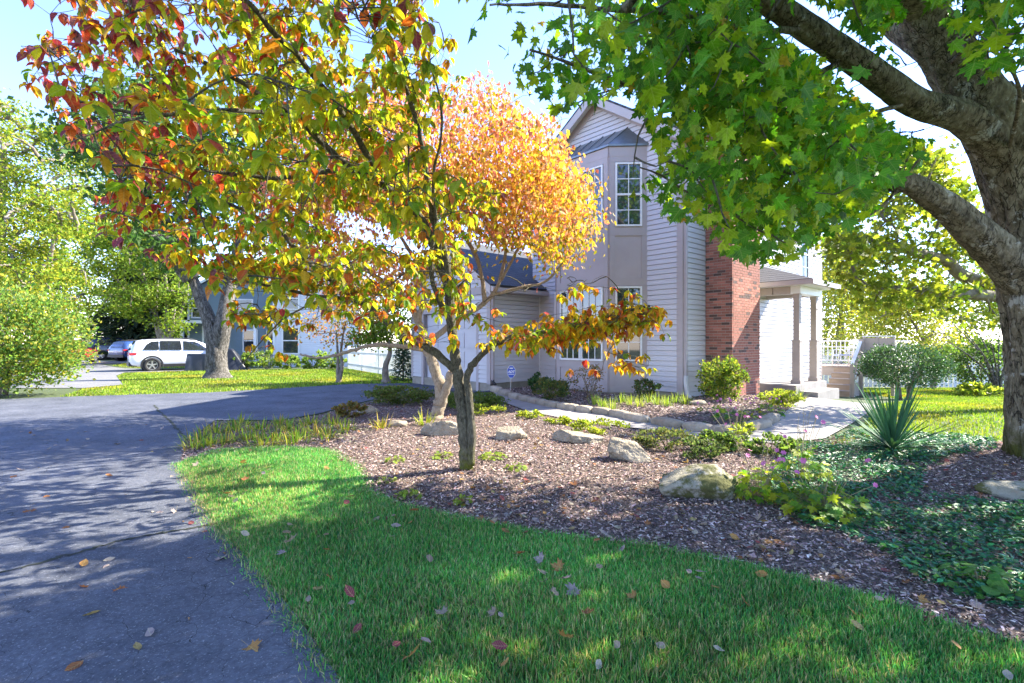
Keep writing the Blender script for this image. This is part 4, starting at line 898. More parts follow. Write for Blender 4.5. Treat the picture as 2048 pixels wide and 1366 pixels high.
edge_px = [(992, 790), (1010, 795), (1030, 800), (1050, 804), (1068, 808), (1085, 812), (1105, 816), (1128, 820), (1146, 823), (1170, 827), (1205, 831), (1240, 837), (1275, 845), (1338, 856), (1400, 866), (1455, 872), (1520, 862), (1545, 850)]
for i, (px, py) in enumerate(edge_px):
    a = G(px, py); nx_ = edge_px[min(i+1, len(edge_px)-1)]; pv = edge_px[max(i-1, 0)]; d = np.array(G(*nx_))-np.array(G(*pv)); Lg = np.linalg.norm(d)/2*(1.0 if 0 < i < len(edge_px)-1 else 2)
    rock('edging_stone', ordw[i]+' tan edging stone along the concrete path, counting from the garage', 'stone', px, py+1, min(max(Lg*0.98, 0.18), 0.75), 0.20, 0.17, math.atan2(d[1], d[0]), M['edge_stone'], 50+i, 'edging stones along the path', 3, bury=0.12, block=True)

# ------------------------------------------------------------------ lit areas of the ground in the photograph, used to thin the maple's crown where the sun comes through
LIT = [(340,925),(372,880),(460,840),(620,835),(800,770),(1000,780),(1300,770),(1560,770),(1700,780),(2300,780),(2300,875),(1960,905),(1700,880),(1560,868),(1500,905),(1760,930),(1770,1000),(1640,1075),(1420,1050),(1290,985),(1120,978),(1000,958),(880,950),(770,962),(700,915),(640,945),(560,915),(520,945),(420,925)]
def shadow_px(p):
    k = 1/math.tan(ELEV); h = p[:, 2]; g = np.column_stack([p[:, 0]-TO_SUN.x*k*h, p[:, 1]-TO_SUN.y*k*h]); y = np.maximum(g[:, 1], 0.05)
    return CX+g[:, 0]/y*F, CY+CH*F/y, g
def lets_light(p, keep=0.04):
    px, py, g = shadow_px(p); lit = pip(px, py, LIT) & (g[:, 1] > 0.5)
    return ~lit | (rng.uniform(size=len(p)) < keep)

# ------------------------------------------------------------------ foreground dogwood
D1 = [(70,-400),(55,30),(40,125),(90,190),(125,265),(195,300),(225,335),(200,400),(215,470),(290,490),(330,515),(405,540),(445,600),(480,690),(540,705),(590,700),(630,655),(720,640),(790,650),(830,690),(880,660),(935,745),(1010,745),(1015,700),(1050,735),(1090,750),(1150,765),(1240,735),(1300,735),(1340,650),(1310,585),(1200,565),(1150,555),(1100,590),(1020,610),(940,600),(930,520),(960,430),(1000,400),(1010,355),(930,345),(880,320),(850,260),(900,215),(925,120),(870,20),(880,-50),(690,-400)]
db = np.array([-0.52, 5.6, float(H(-0.52, 5.6))]); R1 = root('dogwood_tree', db, 'foreground dogwood with slim grey trunk and olive, orange and red leaves', 'tree', 'dogwood trees')
nodes = []
t = make_limb(R1, db, [(932,956,5.6),(931,900,5.6),(926,840,5.6),(920,780,5.6),(912,720,5.6),(905,660,5.6),(900,600,5.58),(893,540,5.55),(880,470,5.5),(862,425,5.4)], 0.078, 0.036, M['bark_dog'], 'trunk', 14, 60, 0.02); nodes += list(t[35:])
t = make_limb(R1, db, [(940,930,5.56),(943,860,5.55),(938,790,5.55),(934,750,5.55),(955,718,5.5),(985,692,5.5),(1030,672,5.45),(1090,664,5.4),(1160,655,5.35),(1225,628,5.2),(1300,612,5.1)], 0.052, 0.012, M['bark_dog']); nodes += list(t[22:])
for tr, r0, r1 in ([[(908,738,5.6),(870,705,5.6),(820,675,5.55),(760,632,5.5),(700,580,5.4),(650,552,5.3),(605,515,5.2),(560,462,5.0),(505,430,4.9),(430,395,4.7)], .05, .012],
                   [[(745,618,5.48),(700,600,5.4),(620,590,5.3),(560,575,5.15),(500,565,5.0),(430,552,4.9)], .026, .008],
                   [[(893,560,5.56),(862,480,5.5),(830,420,5.4),(765,370,5.2),(700,335,5.0),(640,280,4.7),(590,230,4.4),(520,190,4.1),(440,140,3.8),(350,100,3.5)], .055, .012],
                   [[(700,335,5.0),(640,345,4.9),(560,355,4.75),(480,350,4.6),(380,338,4.3),(250,325,4.0)], .028, .008],
                   [[(868,440,5.42),(850,330,5.2),(835,250,5.0),(800,150,4.6),(740,40,4.3),(690,-120,4.0)], .034, .010],
                   [[(898,640,5.6),(868,575,5.5),(862,505,5.42),(872,440,5.35),(866,360,5.2),(885,240,4.9),(860,120,4.6)], .032, .008],
                   [[(765,370,5.2),(700,250,4.4),(610,130,3.7),(500,10,3.1),(400,-150,2.8)], .035, .009],
                   [[(590,230,4.4),(470,220,4.0),(330,230,3.6),(200,215,3.2),(110,180,3.0)], .022, .006],
                   [[(900,600,5.58),(880,520,5.9),(860,430,6.3),(800,330,6.8),(700,240,7.0)], .04, .01]):
    nodes += list(make_limb(R1, db, tr, r0, r1, M['bark_dog'])[3:])
GAP = [[(690,20),(740,10),(740,110),(700,120)], [(935,-10),(1060,-10),(1040,210),(930,140)], [(640,400),(760,440),(850,500),(800,510),(650,450)]]
def d1ok(p):
    px, py = proj(p); ok = np.ones(len(p), bool)
    for g in GAP: ok &= ~pip(px, py, g)
    return ok & (p[:, 2] > 1.25) & ~((px > 1010) & (py < 560)) & ~((px > 960) & (np.abs(p[:, 1]-5.3) > 0.75))
cl = crown((-1.5, 4.7, 3.3), (3.5, 2.7, 2.2), 500, D1, 0.45, d1ok)
cl = np.vstack([cl, crown((1.0, 5.25, 1.75), (1.1, 0.6, 0.55), 46, D1, 0.6), crown((0.3, 5.3, 1.65), (0.7, 0.6, 0.35), 22, D1, 0.6), crown((-2.0, 5.1, 1.9), (1.6, 1.0, 0.7), 60, D1, 0.6, d1ok)])
rd = np.linalg.norm(cl[:, :2]-np.array([-0.6, 5.55]), axis=1); zt = cl[:, 2]-0.16*rd; cl[:, 2] = np.round(zt/0.46)*0.46+0.16*rd+rng.normal(size=len(cl))*0.05
tw = MB(); ends = grow(nodes, cl, tw, 0.011)
cc = np.array([e[0] for e in ends]); dd = np.array([e[1] for e in ends]); NW = 6; NQ = 5
wc = np.repeat(cc, NW, axis=0)+rnd(len(cc)*NW)*np.array([0.17, 0.17, 0.055])
px, py = proj(wc); sparse = pip(px, py, [(560,560),(900,520),(905,720),(620,690)]); kp = (wc[:, 1] > 1.3) & ((py < 0) | pip(px+rng.normal(size=len(px))*10, py, [(x_, y_+8) for x_, y_ in D1])) & (~sparse | (rng.uniform(size=len(px)) < 0.5))
for g in GAP: kp &= ~pip(px, py, g)
src = np.repeat(cc, NW, axis=0)[kp]; wc = wc[kp]
for a_, b_ in zip(src, wc): tw.tube([a_, (a_+b_)/2+rng.normal(size=3)*0.015, b_], [0.0028, 0.0022, 0.0015], 3, False)
tw.obj('twigs', M['bark_dog'], R1, True, db, 'stuff')
pos = np.repeat(wc, NQ, axis=0)+rnd(len(wc)*NQ)*0.012; n = len(pos); aa = np.tile(np.arange(NQ)*2*math.pi/NQ, len(wc))+np.repeat(rng.uniform(0, 6.28, len(wc)), NQ)+rng.normal(size=n)*0.4
px, py = proj(pos)
hor = np.column_stack([np.cos(aa), np.sin(aa), np.zeros(n)]); dr_ = rng.uniform(0.25, 1.7, (n, 1)); tip = hor+np.array([0, 0, -1.0])*dr_; nrm = np.array([0, 0, 1.0])+hor*dr_*0.8+rnd(n)*0.25; Rm = frames(tip, nrm); scl = rng.uniform(0.06, 0.112, n)
GREEN = [(0.31, 0.37, 0.01), (0.46, 0.46, 0.012), (0.20, 0.35, 0.012), (0.58, 0.50, 0.015)]; WARM = [(0.60, 0.22, 0.012), (0.60, 0.12, 0.015), (0.62, 0.36, 0.012)]; RED = [(0.45, 0.025, 0.03), (0.32, 0.05, 0.08), (0.55, 0.07, 0.025), (0.28, 0.08, 0.11)]; YEL = [(0.75, 0.50, 0.01), (0.70, 0.36, 0.012)]
ped = np.clip(1-(px-60)/420, 0, 1)*0.50+np.clip((py-480)/250, 0, 1)*0.06+np.clip((160-py)/200, 0, 1)*0.16
pw = 0.17+np.clip((py-420)/260, 0, 1)*0.15+np.clip(1-(px-100)/400, 0, 1)*0.12; pyl = np.clip((px-1000)/120, 0, 1)*0.35+np.clip((py-660)/60, 0, 1)*0.25
u = rng.uniform(size=n); kind = np.where(u < ped, 2, np.where(u < ped+pw, 1, np.where(u < ped+pw+pyl, 3, 0)))
PAL = [GREEN, WARM, RED, YEL]; flat_pal = sum(PAL, []); offs = np.cumsum([0]+[len(q) for q in PAL])
sub = np.array([offs[k]+rng.integers(len(PAL[k])) for k in kind]); cols = np.array(flat_pal)[sub]*(1+rng.normal(size=(n, 1))*0.2)
cols = np.clip(cols*(1+rng.normal(size=(n, 3))*0.08), 0.01, 0.8)
big = np.argsort(-screen_size(pos, scl))[:300]; msk = np.ones(n, bool); msk[big] = False
scatter('foliage', DOG_V, DOG_F, pos[msk], Rm[msk], scl[msk][:, None]*np.column_stack([rng.uniform(0.6, 1.1, msk.sum()), rng.uniform(0.85, 1.1, msk.sum()), rng.uniform(0.3, 3.0, msk.sum())]), cols[msk], M['leaf'], R1, db)
leaf_objects(R1, db, leaf_protos(DOG_V, DOG_F, flat_pal, M['leaf'], 'leaf'), big, pos, Rm, scl, sub)

# ------------------------------------------------------------------ second, golden dogwood
d2 = np.array([*G(878, 840), 0.0]); d2[2] = float(H(d2[0], d2[1])); R2 = root('dogwood_tree', d2, 'golden-leaved dogwood with forked tan trunk and sawn-off stub behind the foreground dogwood', 'tree', 'dogwood trees')
D = 9.4; nodes = []
t = make_limb(R2, d2, [(872,842,D),(878,815,D),(882,790,D),(876,755,D),(862,715,D),(850,685,D)], 0.13, 0.085, M['bark_tan'], 'trunk', 12, 30, 0.03); nodes += list(t[20:])
make_limb(R2, d2, [(880,812,D-0.02),(892,780,D-0.1),(903,745,D-0.15)], 0.095, 0.07, M['bark_tan'], 'sawn_stub', 12, 12, 0.02)
MB().tube([P(903.2, 744.6, D-0.15), P(903.6, 743.2, D-0.15)], [0.068, 0.064], 14).obj('cut_face', M['cutwood'], R2, False, d2)
for tr, r0, r1 in ([[(852,690,D),(838,645,D),(815,605,D),(780,572,D),(720,535,9.2),(640,505,9.0),(560,470,8.8)], .085, .02],
                   [[(836,645,D),(848,590,D),(842,540,D),(805,480,9.3),(760,400,9.2),(700,300,9.0)], .06, .015],
                   [[(854,690,D),(900,650,9.6),(970,605,9.8),(1000,560,9.8),(1012,480,9.8),(1003,380,9.7),(985,260,9.6)], .06, .012],
                   [[(985,590,9.8),(1040,575,9.9),(1095,560,10),(1140,500,10),(1165,420,10)], .035, .012],
                   [[(970,605,9.8),(955,520,9.8),(905,430,9.7),(885,320,9.6),(880,210,9.6)], .05, .012],
                   [[(848,700,D),(800,692,9.3),(745,690,9.2),(690,705,9.1),(640,716,9.0),(600,708,9.0)], .05, .018],
                   [[(1003,560,9.8),(1050,470,9.5),(1090,380,9.4),(1100,290,9.3)], .03, .01]):
    nodes += list(make_limb(R2, d2, tr, r0, r1, M['bark_tan'])[3:])
D2P = [(470,480),(500,330),(600,240),(720,170),(850,150),(900,160),(950,130),(1015,155),(1060,225),(1112,228),(1130,290),(1165,330),(1212,385),(1218,440),(1190,505),(1120,530),(1090,560),(1040,540),(980,560),(930,570),(850,560),(760,650),(660,660),(560,640),(490,600)]
G2 = [[(650,410),(720,420),(850,490),(830,515),(700,470)], [(1010,170),(1040,170),(1090,220),(1060,215)], [(920,480),(1080,500),(1090,545),(990,550),(930,530)]]
def d2ok(p):
    px, py = proj(p); ok = np.ones(len(p), bool)
    for g in G2: ok &= ~pip(px, py, g) | (rng.uniform(size=len(p)) < 0.2)
    return ok
cl = crown((-1.35, 9.5, 4.3), (3.6, 2.5, 2.5), 560, D2P, 0.5, d2ok)
cl = np.vstack([cl, crown((0.35, 9.6, 4.5), (1.7, 1.6, 2.2), 300, D2P, 0.6, d2ok), crown((-3.0, 9.3, 4.2), (2.1, 1.6, 2.0), 300, D2P, 0.6)])
tw = MB(); ends = grow(nodes, cl, tw, 0.013); tw.obj('twigs', M['bark_tan'], R2, True, d2, 'stuff')
cc = np.array([e[0] for e in ends]); NL = 30; pos = np.repeat(cc, NL, axis=0)+rnd(len(cc)*NL)*np.array([0.2, 0.2, 0.15]); px, py = proj(pos)
kp = pip(px+rng.normal(size=len(px))*16, py+rng.normal(size=len(px))*16, [(x_, y_+8) for x_, y_ in D2P]) & d2ok(pos); pos = pos[kp]; n = len(pos); px, py = proj(pos)
Rm = frames(rnd(n)*np.array([0.6, 0.6, 0.35])+np.array([0, 0, -0.9]), rnd(n)*0.9+np.array([0.2, -0.1, 0.4])); scl = rng.uniform(0.07, 0.125, n)
GOLD = [(0.78, 0.46, 0.05), (0.80, 0.58, 0.04), (0.76, 0.40, 0.12)]; ORR = [(0.72, 0.26, 0.14), (0.68, 0.17, 0.12), (0.76, 0.38, 0.22), (0.66, 0.22, 0.18)]; OLV = [(0.42, 0.37, 0.01), (0.52, 0.45, 0.012), (0.30, 0.32, 0.012)]
up = np.clip((330-py)/200, 0, 1); left = np.clip((900-px)/350, 0, 1); low = np.clip((py-380)/160, 0, 1)*(px > 850)
u = rng.uniform(size=n); po = 0.22+0.55*up+0.5*left*(1-up); pol = 0.10+0.5*low; kind = np.where(u < po, 1, np.where(u < po+pol, 2, 0)); PAL = [GOLD, ORR, OLV]; flat_pal = sum(PAL, []); offs = np.cumsum([0]+[len(q) for q in PAL])
sub = np.array([offs[k]+rng.integers(len(PAL[k])) for k in kind]); cols = np.clip(np.array(flat_pal)[sub]*(1+rng.normal(size=(n, 1))*0.18), 0.01, 0.85)
big = np.argsort(-screen_size(pos, scl))[:200]; msk = np.ones(n, bool); msk[big] = False
scatter('foliage', DOG4_V, DOG4_F, pos[msk], Rm[msk], scl[msk], cols[msk], M['leaf_gold'], R2, d2)
leaf_objects(R2, d2, leaf_protos(DOG_V, DOG_F, flat_pal, M['leaf_gold'], 'leaf'), big, pos, Rm, scl, sub)

# ------------------------------------------------------------------ big maple on the right
mb_ = np.array([5.88, 5.6, float(H(5.88, 5.6))]); R3 = root('maple_tree', mb_, 'large maple with thick mottled trunk and green leaves at the right edge', 'tree')
def trunk_prof(seed, amp=0.07, k=7, flare=0.0, fis=0.0):
    ph = np.random.default_rng(seed).uniform(0, 6.28, 6)
    def f(t, a):
        ridge = np.abs(np.sin(a*k*0.5+ph[0]+1.2*np.sin(t*5+ph[1])))
        r = 1+amp*(ridge-0.5)+0.05*np.sin(a*2+ph[2]+t*3)+0.03*np.sin(a*5+t*17+ph[3])+0.025*np.sin(a*9-t*31+ph[4])+0.015*np.sin(a*17+t*53)-fis*np.maximum(0, np.sin(a*k*2+3*np.sin(t*11+ph[1])+2*np.sin(t*29+ph[0])+ph[5]))**6
        if flare: r = r*(1+flare*np.exp(-t*14)*(0.75+0.45*np.cos(a*5+ph[5])))
        return r
    return f
def big_limb(parent, off, pts, rs, mat, name, sides, n, prof):
    p = smooth_path(pts, n); r = np.interp(np.linspace(0, 1, n), np.linspace(0, 1, len(rs)), rs); MB().tube(p, r, sides, True, prof).obj(name, mat, parent, True, off); return p
dm = 5.6; nodes = []
t = big_limb(R3, mb_, [(5.95, 5.6, -0.15), (5.95, 5.6, 0.15), (5.92, 5.6, 0.7), (5.92, 5.6, 1.4), (5.84, 5.58, 2.0), P(2072, 470, dm), P(2030, 330, 5.5), P(1960, 200, 5.3)], [0.39, 0.36, 0.335, 0.335, 0.36, 0.36, 0.31, 0.25], M['bark_maple'], 'trunk', 110, 170, trunk_prof(3, 0.06, 9, 0.55, 0.06)); nodes += list(t[115::2])
for pts, rs, sd_ in (([P(2010,310,5.45), P(1935,240,5.2), P(1830,205,4.9), P(1725,130,4.6), P(1620,60,4.3), P(1530,0,4.05), P(1380,-80,3.6), P(1200,-150,3.2)], [0.19, 0.155, 0.128, 0.115, 0.105, 0.095, 0.075, 0.05], 5),
                 ([P(1968,215,5.3), P(1900,120,5.15), P(1840,20,5.0), P(1780,-150,4.8), P(1700,-400,4.7)], [0.25, 0.21, 0.19, 0.17, 0.12], 6),
                 ([P(2010,330,5.6), P(2090,200,5.7), P(2150,0,5.9), P(2200,-300,6.1)], [0.28, 0.25, 0.22, 0.14], 7),
                 ([P(2060,570,5.55), P(2000,508,5.4), P(1935,450,5.2), P(1875,400,5.05), P(1820,368,4.95), P(1790,362,4.9)], [0.24, 0.18, 0.145, 0.12, 0.10, 0.07], 8),
                 ([P(1890,120,5.15), P(1800,60,5.6), P(1650,-60,6.0), P(1500,-200,6.2)], [0.14, 0.12, 0.09, 0.05], 9),
                 ([P(1840,20,5.0), P(1700,-250,3.8), P(1500,-700,2.8), P(1300,-1500,1.9)], [0.16, 0.13, 0.09, 0.05], 10)):
    t = big_limb(R3, mb_, pts, rs, M['bark_maple'], 'branch', 56, 14*len(pts), trunk_prof(sd_, 0.05, 6, 0.0, 0.06)); nodes += list(t[12::2])
MB().tube([P(1802,366,4.92), P(1793,360,4.9), P(1784,354,4.89), P(1778,352,4.88)], [0.105, 0.10, 0.07, 0.015], 16, True, lambda t, a: 1+0.22*np.sin(a*5+t*4)+0.12*np.sin(a*11)).obj('broken_end', M['bark_maple'], R3, True, mb_)
for e in ((1740,250,4.8),(1765,235,4.9),(1800,255,4.85),(1825,262,4.95),(1850,290,5.0),(1690,330,4.6)): nodes += list(make_limb(R3, mb_, [(1800,362,4.92),((1800+e[0])/2+rng.normal()*8,(362+e[1])/2,4.9),e], 0.014, 0.005, M['bark_maple'], 'sprout', 5)[3:])
for tr, r0, r1 in ([[(1700,115,4.55),(1580,170,4.3),(1430,190,4.0),(1290,180,3.6),(1150,130,3.2),(1060,100,2.9)], .03, .006], [[(1800,365,4.9),(1700,365,4.7),(1620,400,4.5),(1500,405,4.2),(1400,395,4.0),(1320,350,3.8),(1280,335,3.7)], .022, .005],
                   [[(1800,360,4.9),(1740,280,4.7),(1650,240,4.5),(1560,230,4.3),(1480,250,4.1)], .02, .005], [[(1830,205,4.9),(1740,230,4.6),(1640,300,4.4),(1540,340,4.2),(1460,330,4.0)], .024, .005],
                   [[(1620,60,4.3),(1500,60,3.8),(1380,30,3.3),(1260,20,2.9),(1100,10,2.5),(980,10,2.3)], .03, .005], [[(1805,370,4.9),(1740,430,4.9),(1660,455,4.9),(1580,490,4.8)], .016, .004],
                   [[(1900,130,5.1),(1940,80,4.4),(1960,60,3.8),(1900,80,3.2)], .025, .006], [[(2010,330,5.5),(2040,200,4.6),(2010,120,3.8),(1960,100,3.3)], .025, .006]):
    nodes += list(make_limb(R3, mb_, tr, r0, r1, M['bark_maple'], 'branch', 6)[2:])
MP = [(925,-300),(925,10),(950,70),(1005,105),(1035,150),(1060,205),(1095,222),(1165,208),(1255,170),(1285,215),(1300,265),(1330,310),(1285,345),(1250,375),(1330,400),(1315,425),(1420,440),(1430,495),(1480,500),(1500,515),(1560,515),(1640,470),(1690,440),(1745,410),(1800,330),(1870,330),(1880,270),(1800,260),(1700,160),(1640,120),(1800,190),(1840,180),(1760,60),(1830,10),(1880,60),(1900,130),(1940,160),(1980,160),(2048,110),(2300,150),(2300,-300)]
BAND = [[(1500,-30),(1610,-30),(1700,50),(1800,130),(1890,170),(1960,240),(1900,265),(1800,250),(1700,180),(1600,100),(1520,35)], [(1780,-30),(1850,-30),(1990,190),(2048,240),(2048,420),(1900,420),(1850,300),(1900,200)], [(1990,420),(1890,330),(1810,330),(1800,400),(1880,460),(2010,600)]]
def clear(px, py):
    ok = np.ones(len(px), bool)
    for b_ in BAND: ok &= ~pip(px, py, b_)
    return ok | (rng.uniform(size=len(px)) < 0.03)
def mok(p): 
    px, py = proj(p); return lets_light(p, 0.03) & (p[:, 2] > 1.9) & clear(px, py)
vis = np.vstack([crown((2.6, 4.2, 3.4), (2.4, 1.5, 1.8), 250, MP, 0.6, mok), crown((1.3, 3.0, 3.1), (1.8, 0.9, 1.2), 130, MP, 0.6, mok), crown((3.6, 5.2, 3.3), (1.6, 1.2, 1.3), 120, MP, 0.6, mok), crown((2.5, 2.9, 3.6), (1.0, 0.7, 1.0), 24, MP, 0.6, mok)])
SD = np.array([sd.x, sd.y, sd.z])
def open_to_dogwood(p, keep=0.25):  # thins the unseen upper crown so that more sun reaches the dogwood leaves
    q = p-np.array([-1.6, 4.7, 3.7]); t = q@SD; d = np.linalg.norm(q-t[:, None]*SD, axis=1); return ~((d < 2.3) & (t > 0)) | (rng.uniform(size=len(p)) < keep)
def oframe(p):
    px, py = proj(p); inside = (px > -60) & (px < 2100) & (py > -40) & (py < 1400) & (p[:, 1] > 0.2); return ~inside & lets_light(p, 0.02) & open_to_dogwood(p, 0.4)
up = []
while sum(len(q) for q in up) < 420:
    d = rnd(3000); d /= np.linalg.norm(d, axis=1)[:, None]; p = np.array([4.3, 3.6, 6.4])+d*(rng.uniform(0, 1, (3000, 1))**0.4)*np.array([6.0, 4.8, 3.6]); p = p[(p[:, 2] > 3.6) & oframe(p)]; up.append(p)
up = np.vstack(up)[:420]
sun_side = crown((8.4, 6.6, 5.6), (3.4, 2.6, 2.6), 110, None, 0.45, lambda p: oframe(p) & (p[:, 2] > 3.2)); up = np.vstack([up, sun_side])  # extra unseen clusters, added to shade the ground cover and yucca at lower right
tw = MB(); ends = grow(nodes, vis, tw, 0.012, sag=0.25); cc = np.array([e[0] for e in ends])
tw2 = MB(); grow(nodes, up, tw2, 0.03, n=4); tw.obj('twigs', M['bark_dog'], R3, True, mb_, 'stuff'); tw2.obj('upper_limbs', M['bark_maple'], R3, True, mb_, 'stuff')
NL = 21; pos = np.repeat(cc, NL, axis=0)+rnd(len(cc)*NL)*np.array([0.17, 0.17, 0.12]); px, py = proj(pos); kp = ((py < 0) | pip(px, py, [(x_, y_+8) for x_, y_ in MP])) & lets_light(pos, 0.1) & (pos[:, 1] > 1.7) & clear(px, py); pos = pos[kp]; n = len(pos)
Rm = frames(rnd(n)*np.array([0.7, 0.7, 0.3])+np.array([-0.1, 0, -0.95]), rnd(n)*1.0+np.array([0.15, -0.2, 0.45])); scl = rng.uniform(0.06, 0.112, n)
MG = [(0.09, 0.30, 0.008), (0.15, 0.37, 0.008), (0.065, 0.22, 0.012), (0.25, 0.41, 0.01), (0.10, 0.30, 0.03), (0.33, 0.46, 0.012)]; sub = rng.integers(len(MG), size=n); cols = np.clip(np.array(MG)[sub]*(1+rng.normal(size=(n, 1))*0.2), 0.01, 0.6); yl = rng.uniform(size=n) < 0.012; cols[yl] = (0.5, 0.34, 0.03)
big = np.argsort(-screen_size(pos, scl))[:300]; msk = np.ones(n, bool); msk[big] = False
scatter('foliage', MAP_V, MAP_F, pos[msk], Rm[msk], scl[msk][:, None]*np.column_stack([rng.uniform(0.65, 1.1, msk.sum()), rng.uniform(0.85, 1.1, msk.sum()), rng.uniform(-0.6, 3.2, msk.sum())]), cols[msk], M['leaf'], R3, mb_)
leaf_objects(R3, mb_, leaf_protos(MAP_V, MAP_F, MG, M['leaf'], 'leaf'), big, pos, Rm, scl, sub)
NL = 22; pos = np.repeat(up, NL, axis=0)+rnd(len(up)*NL)*np.array([0.42, 0.42, 0.3]); pos = pos[oframe(pos) & (pos[:, 2] > 3.2)]; n = len(pos)
Rm = frames(rnd(n)*np.array([0.8, 0.8, 0.3])+np.array([0, 0, -0.6]), rnd(n)+np.array([0, 0, 0.6])); scatter('upper_foliage', MAP_V, MAP_F, pos, Rm, rng.uniform(0.13, 0.2, n), pick(n, MG), M['leaf'], R3, mb_)
print('leaves maple', len(vis), n)

# ------------------------------------------------------------------ trees and shrubs further off
def lobes_points(lobes, N, dr):
    wts = np.array([l[2]*l[3] for l in lobes], float); wts /= wts.sum(); k = rng.choice(len(lobes), N, p=wts); d = rnd(N); d /= np.linalg.norm(d, axis=1)[:, None]; r = rng.uniform(0, 1, (N, 1))**0.45
    L = np.array([l[:4] for l in lobes], float)[k]; dep = np.array([l[4] for l in lobes])[k]; q = d*r
    return np.array([P(L[i, 0]+q[i, 0]*L[i, 2], L[i, 1]+q[i, 1]*L[i, 3], dep[i]+q[i, 2]*dr) for i in range(N)])
def far_tree(name, label, base, lobes, pal, count, leaf, dr=2.5, r=0.25, mat='bark_far', cat='tree', group=None, trunks=None, clumps=70, spread=0.45, tv=CARD_V, tf=CARD_F, lm='leaf_far', droop=-0.3, sun_gap=None):
    b = np.array([base[0], base[1], float(H(base[0], base[1]))]); R_ = root(name, b, label, cat, group)
    cl = lobes_points(lobes, clumps, dr); 
    if sun_gap: cl = cl[sun_gap(cl)]
    top = cl[:, 2].max(); mid = cl.mean(axis=0); nodes = []
    tr = trunks or [[b+(0, 0, -0.1), b+(0.1, 0, (mid[2]-b[2])*0.35), np.array([b[0]*0.6+mid[0]*0.4, b[1]*0.6+mid[1]*0.4, b[2]+(mid[2]-b[2])*0.75]), np.array([mid[0], mid[1], mid[2]*0.7+top*0.3])]]
    for i, pts in enumerate(tr):
        p = smooth_path(pts, 26); rr = np.linspace(r, r*0.3, 26); rr[:4] *= np.linspace(1.5, 1.0, 4) if i == 0 else 1
        MB().tube(p, rr, 10, True, trunk_prof(int(b[0]*7) % 97+i, 0.05, 7)).obj('trunk' if i == 0 else 'branch', M[mat], R_, True, b); nodes += list(p[8:])
    tw = MB(); grow(nodes, cl, tw, r*0.28, n=4); tw.obj('limbs', M[mat], R_, True, b, 'stuff')
    k = rng.integers(len(cl), size=count); pos = cl[k]+rnd(count)*spread*np.array([1, 1, 0.6]); pos = pos[pos[:, 2] > b[2]+0.05]
    if sun_gap: pos = pos[sun_gap(pos)]
    n = len(pos); Rm = frames(rnd(n)+np.array([0, 0, droop]), rnd(n)+np.array([0, 0, 0.5])); scatter('foliage', tv, tf, pos, Rm, rng.uniform(0.7, 1.3, n)*leaf, pick(n, pal, None, 0.25), M[lm], R_, b); return R_
YG = [(0.21, 0.31, 0.02), (0.29, 0.35, 0.025), (0.14, 0.26, 0.02), (0.40, 0.40, 0.03)]; MGR = [(0.13, 0.23, 0.02), (0.17, 0.27, 0.02), (0.22, 0.30, 0.025)]; DG = [(0.045, 0.12, 0.02), (0.06, 0.15, 0.025), (0.085, 0.18, 0.03)]; GY = [(0.34, 0.36, 0.03), (0.44, 0.40, 0.04), (0.26, 0.31, 0.025), (0.20, 0.27, 0.02)]
# light-barked maple at left
lb = np.array([*G(432, 757), 0.0]); dl = lb[1]
far_tree('maple_tree', 'light-barked leaning maple with dark green crown behind the driveway', lb, [(300,330,170,170,dl-0.5),(220,240,120,110,dl-1.5),(420,280,190,170,dl),(330,470,90,70,dl-0.8),(520,360,140,130,dl+0.5)], DG, 15000, 0.20, 2.6, 0.42, 'bark_grey', clumps=150, spread=0.42,
         trunks=[[P(435,760,dl), P(434,735,dl), P(430,700,dl), P(422,650,dl), P(400,595,dl), P(380,540,dl-0.2), P(360,460,dl-0.4)], [P(433,735,dl+0.1), P(436,700,dl+0.1), P(448,640,dl), P(460,575,dl+0.3), P(480,480,dl+0.5), P(500,380,dl+0.6)], [P(385,555,dl-0.1), P(330,480,dl-0.8), P(260,330,dl-1.2)]])
R_ = far_tree('broadleaf_tree', 'tall yellow-green tree at the left edge behind the leafy shrub', (G(20, 738)[0]-1, 27.0), [(20,330,150,140,27),(90,420,110,120,26),(0,480,120,110,26),(-80,300,150,170,28),(130,300,60,70,28),(60,560,120,70,25)], YG, 26000, 0.17, 3.5, 0.4, clumps=260, spread=0.36)
far_tree('broadleaf_tree', 'mid-green spreading tree with several pale stems behind the white vehicle', (-22.0, 33.0), [(300,520,110,90,33),(230,480,80,90,34),(330,610,80,60,32),(240,590,60,50,33)], MGR, 14000, 0.19, 3.0, 0.22, clumps=150, spread=0.36,
         trunks=[[np.array([-22.9, 33, 0]), P(335,690,33), P(350,650,33), P(375,590,33)], [P(330,705,33), P(322,660,33), P(300,600,33), P(285,540,33)], [P(332,695,33), P(335,620,33), P(330,540,33)], [P(330,700,33), P(312,640,33), P(315,560,33)]])
far_tree('broadleaf_tree', 'tall bright tree rising behind the street at far left', (-30.0, 42.0), [(190,330,90,110,42),(130,480,100,100,41),(210,470,60,80,42),(150,580,80,60,40)], YG, 12000, 0.22, 3.5, 0.3, clumps=120, spread=0.45)
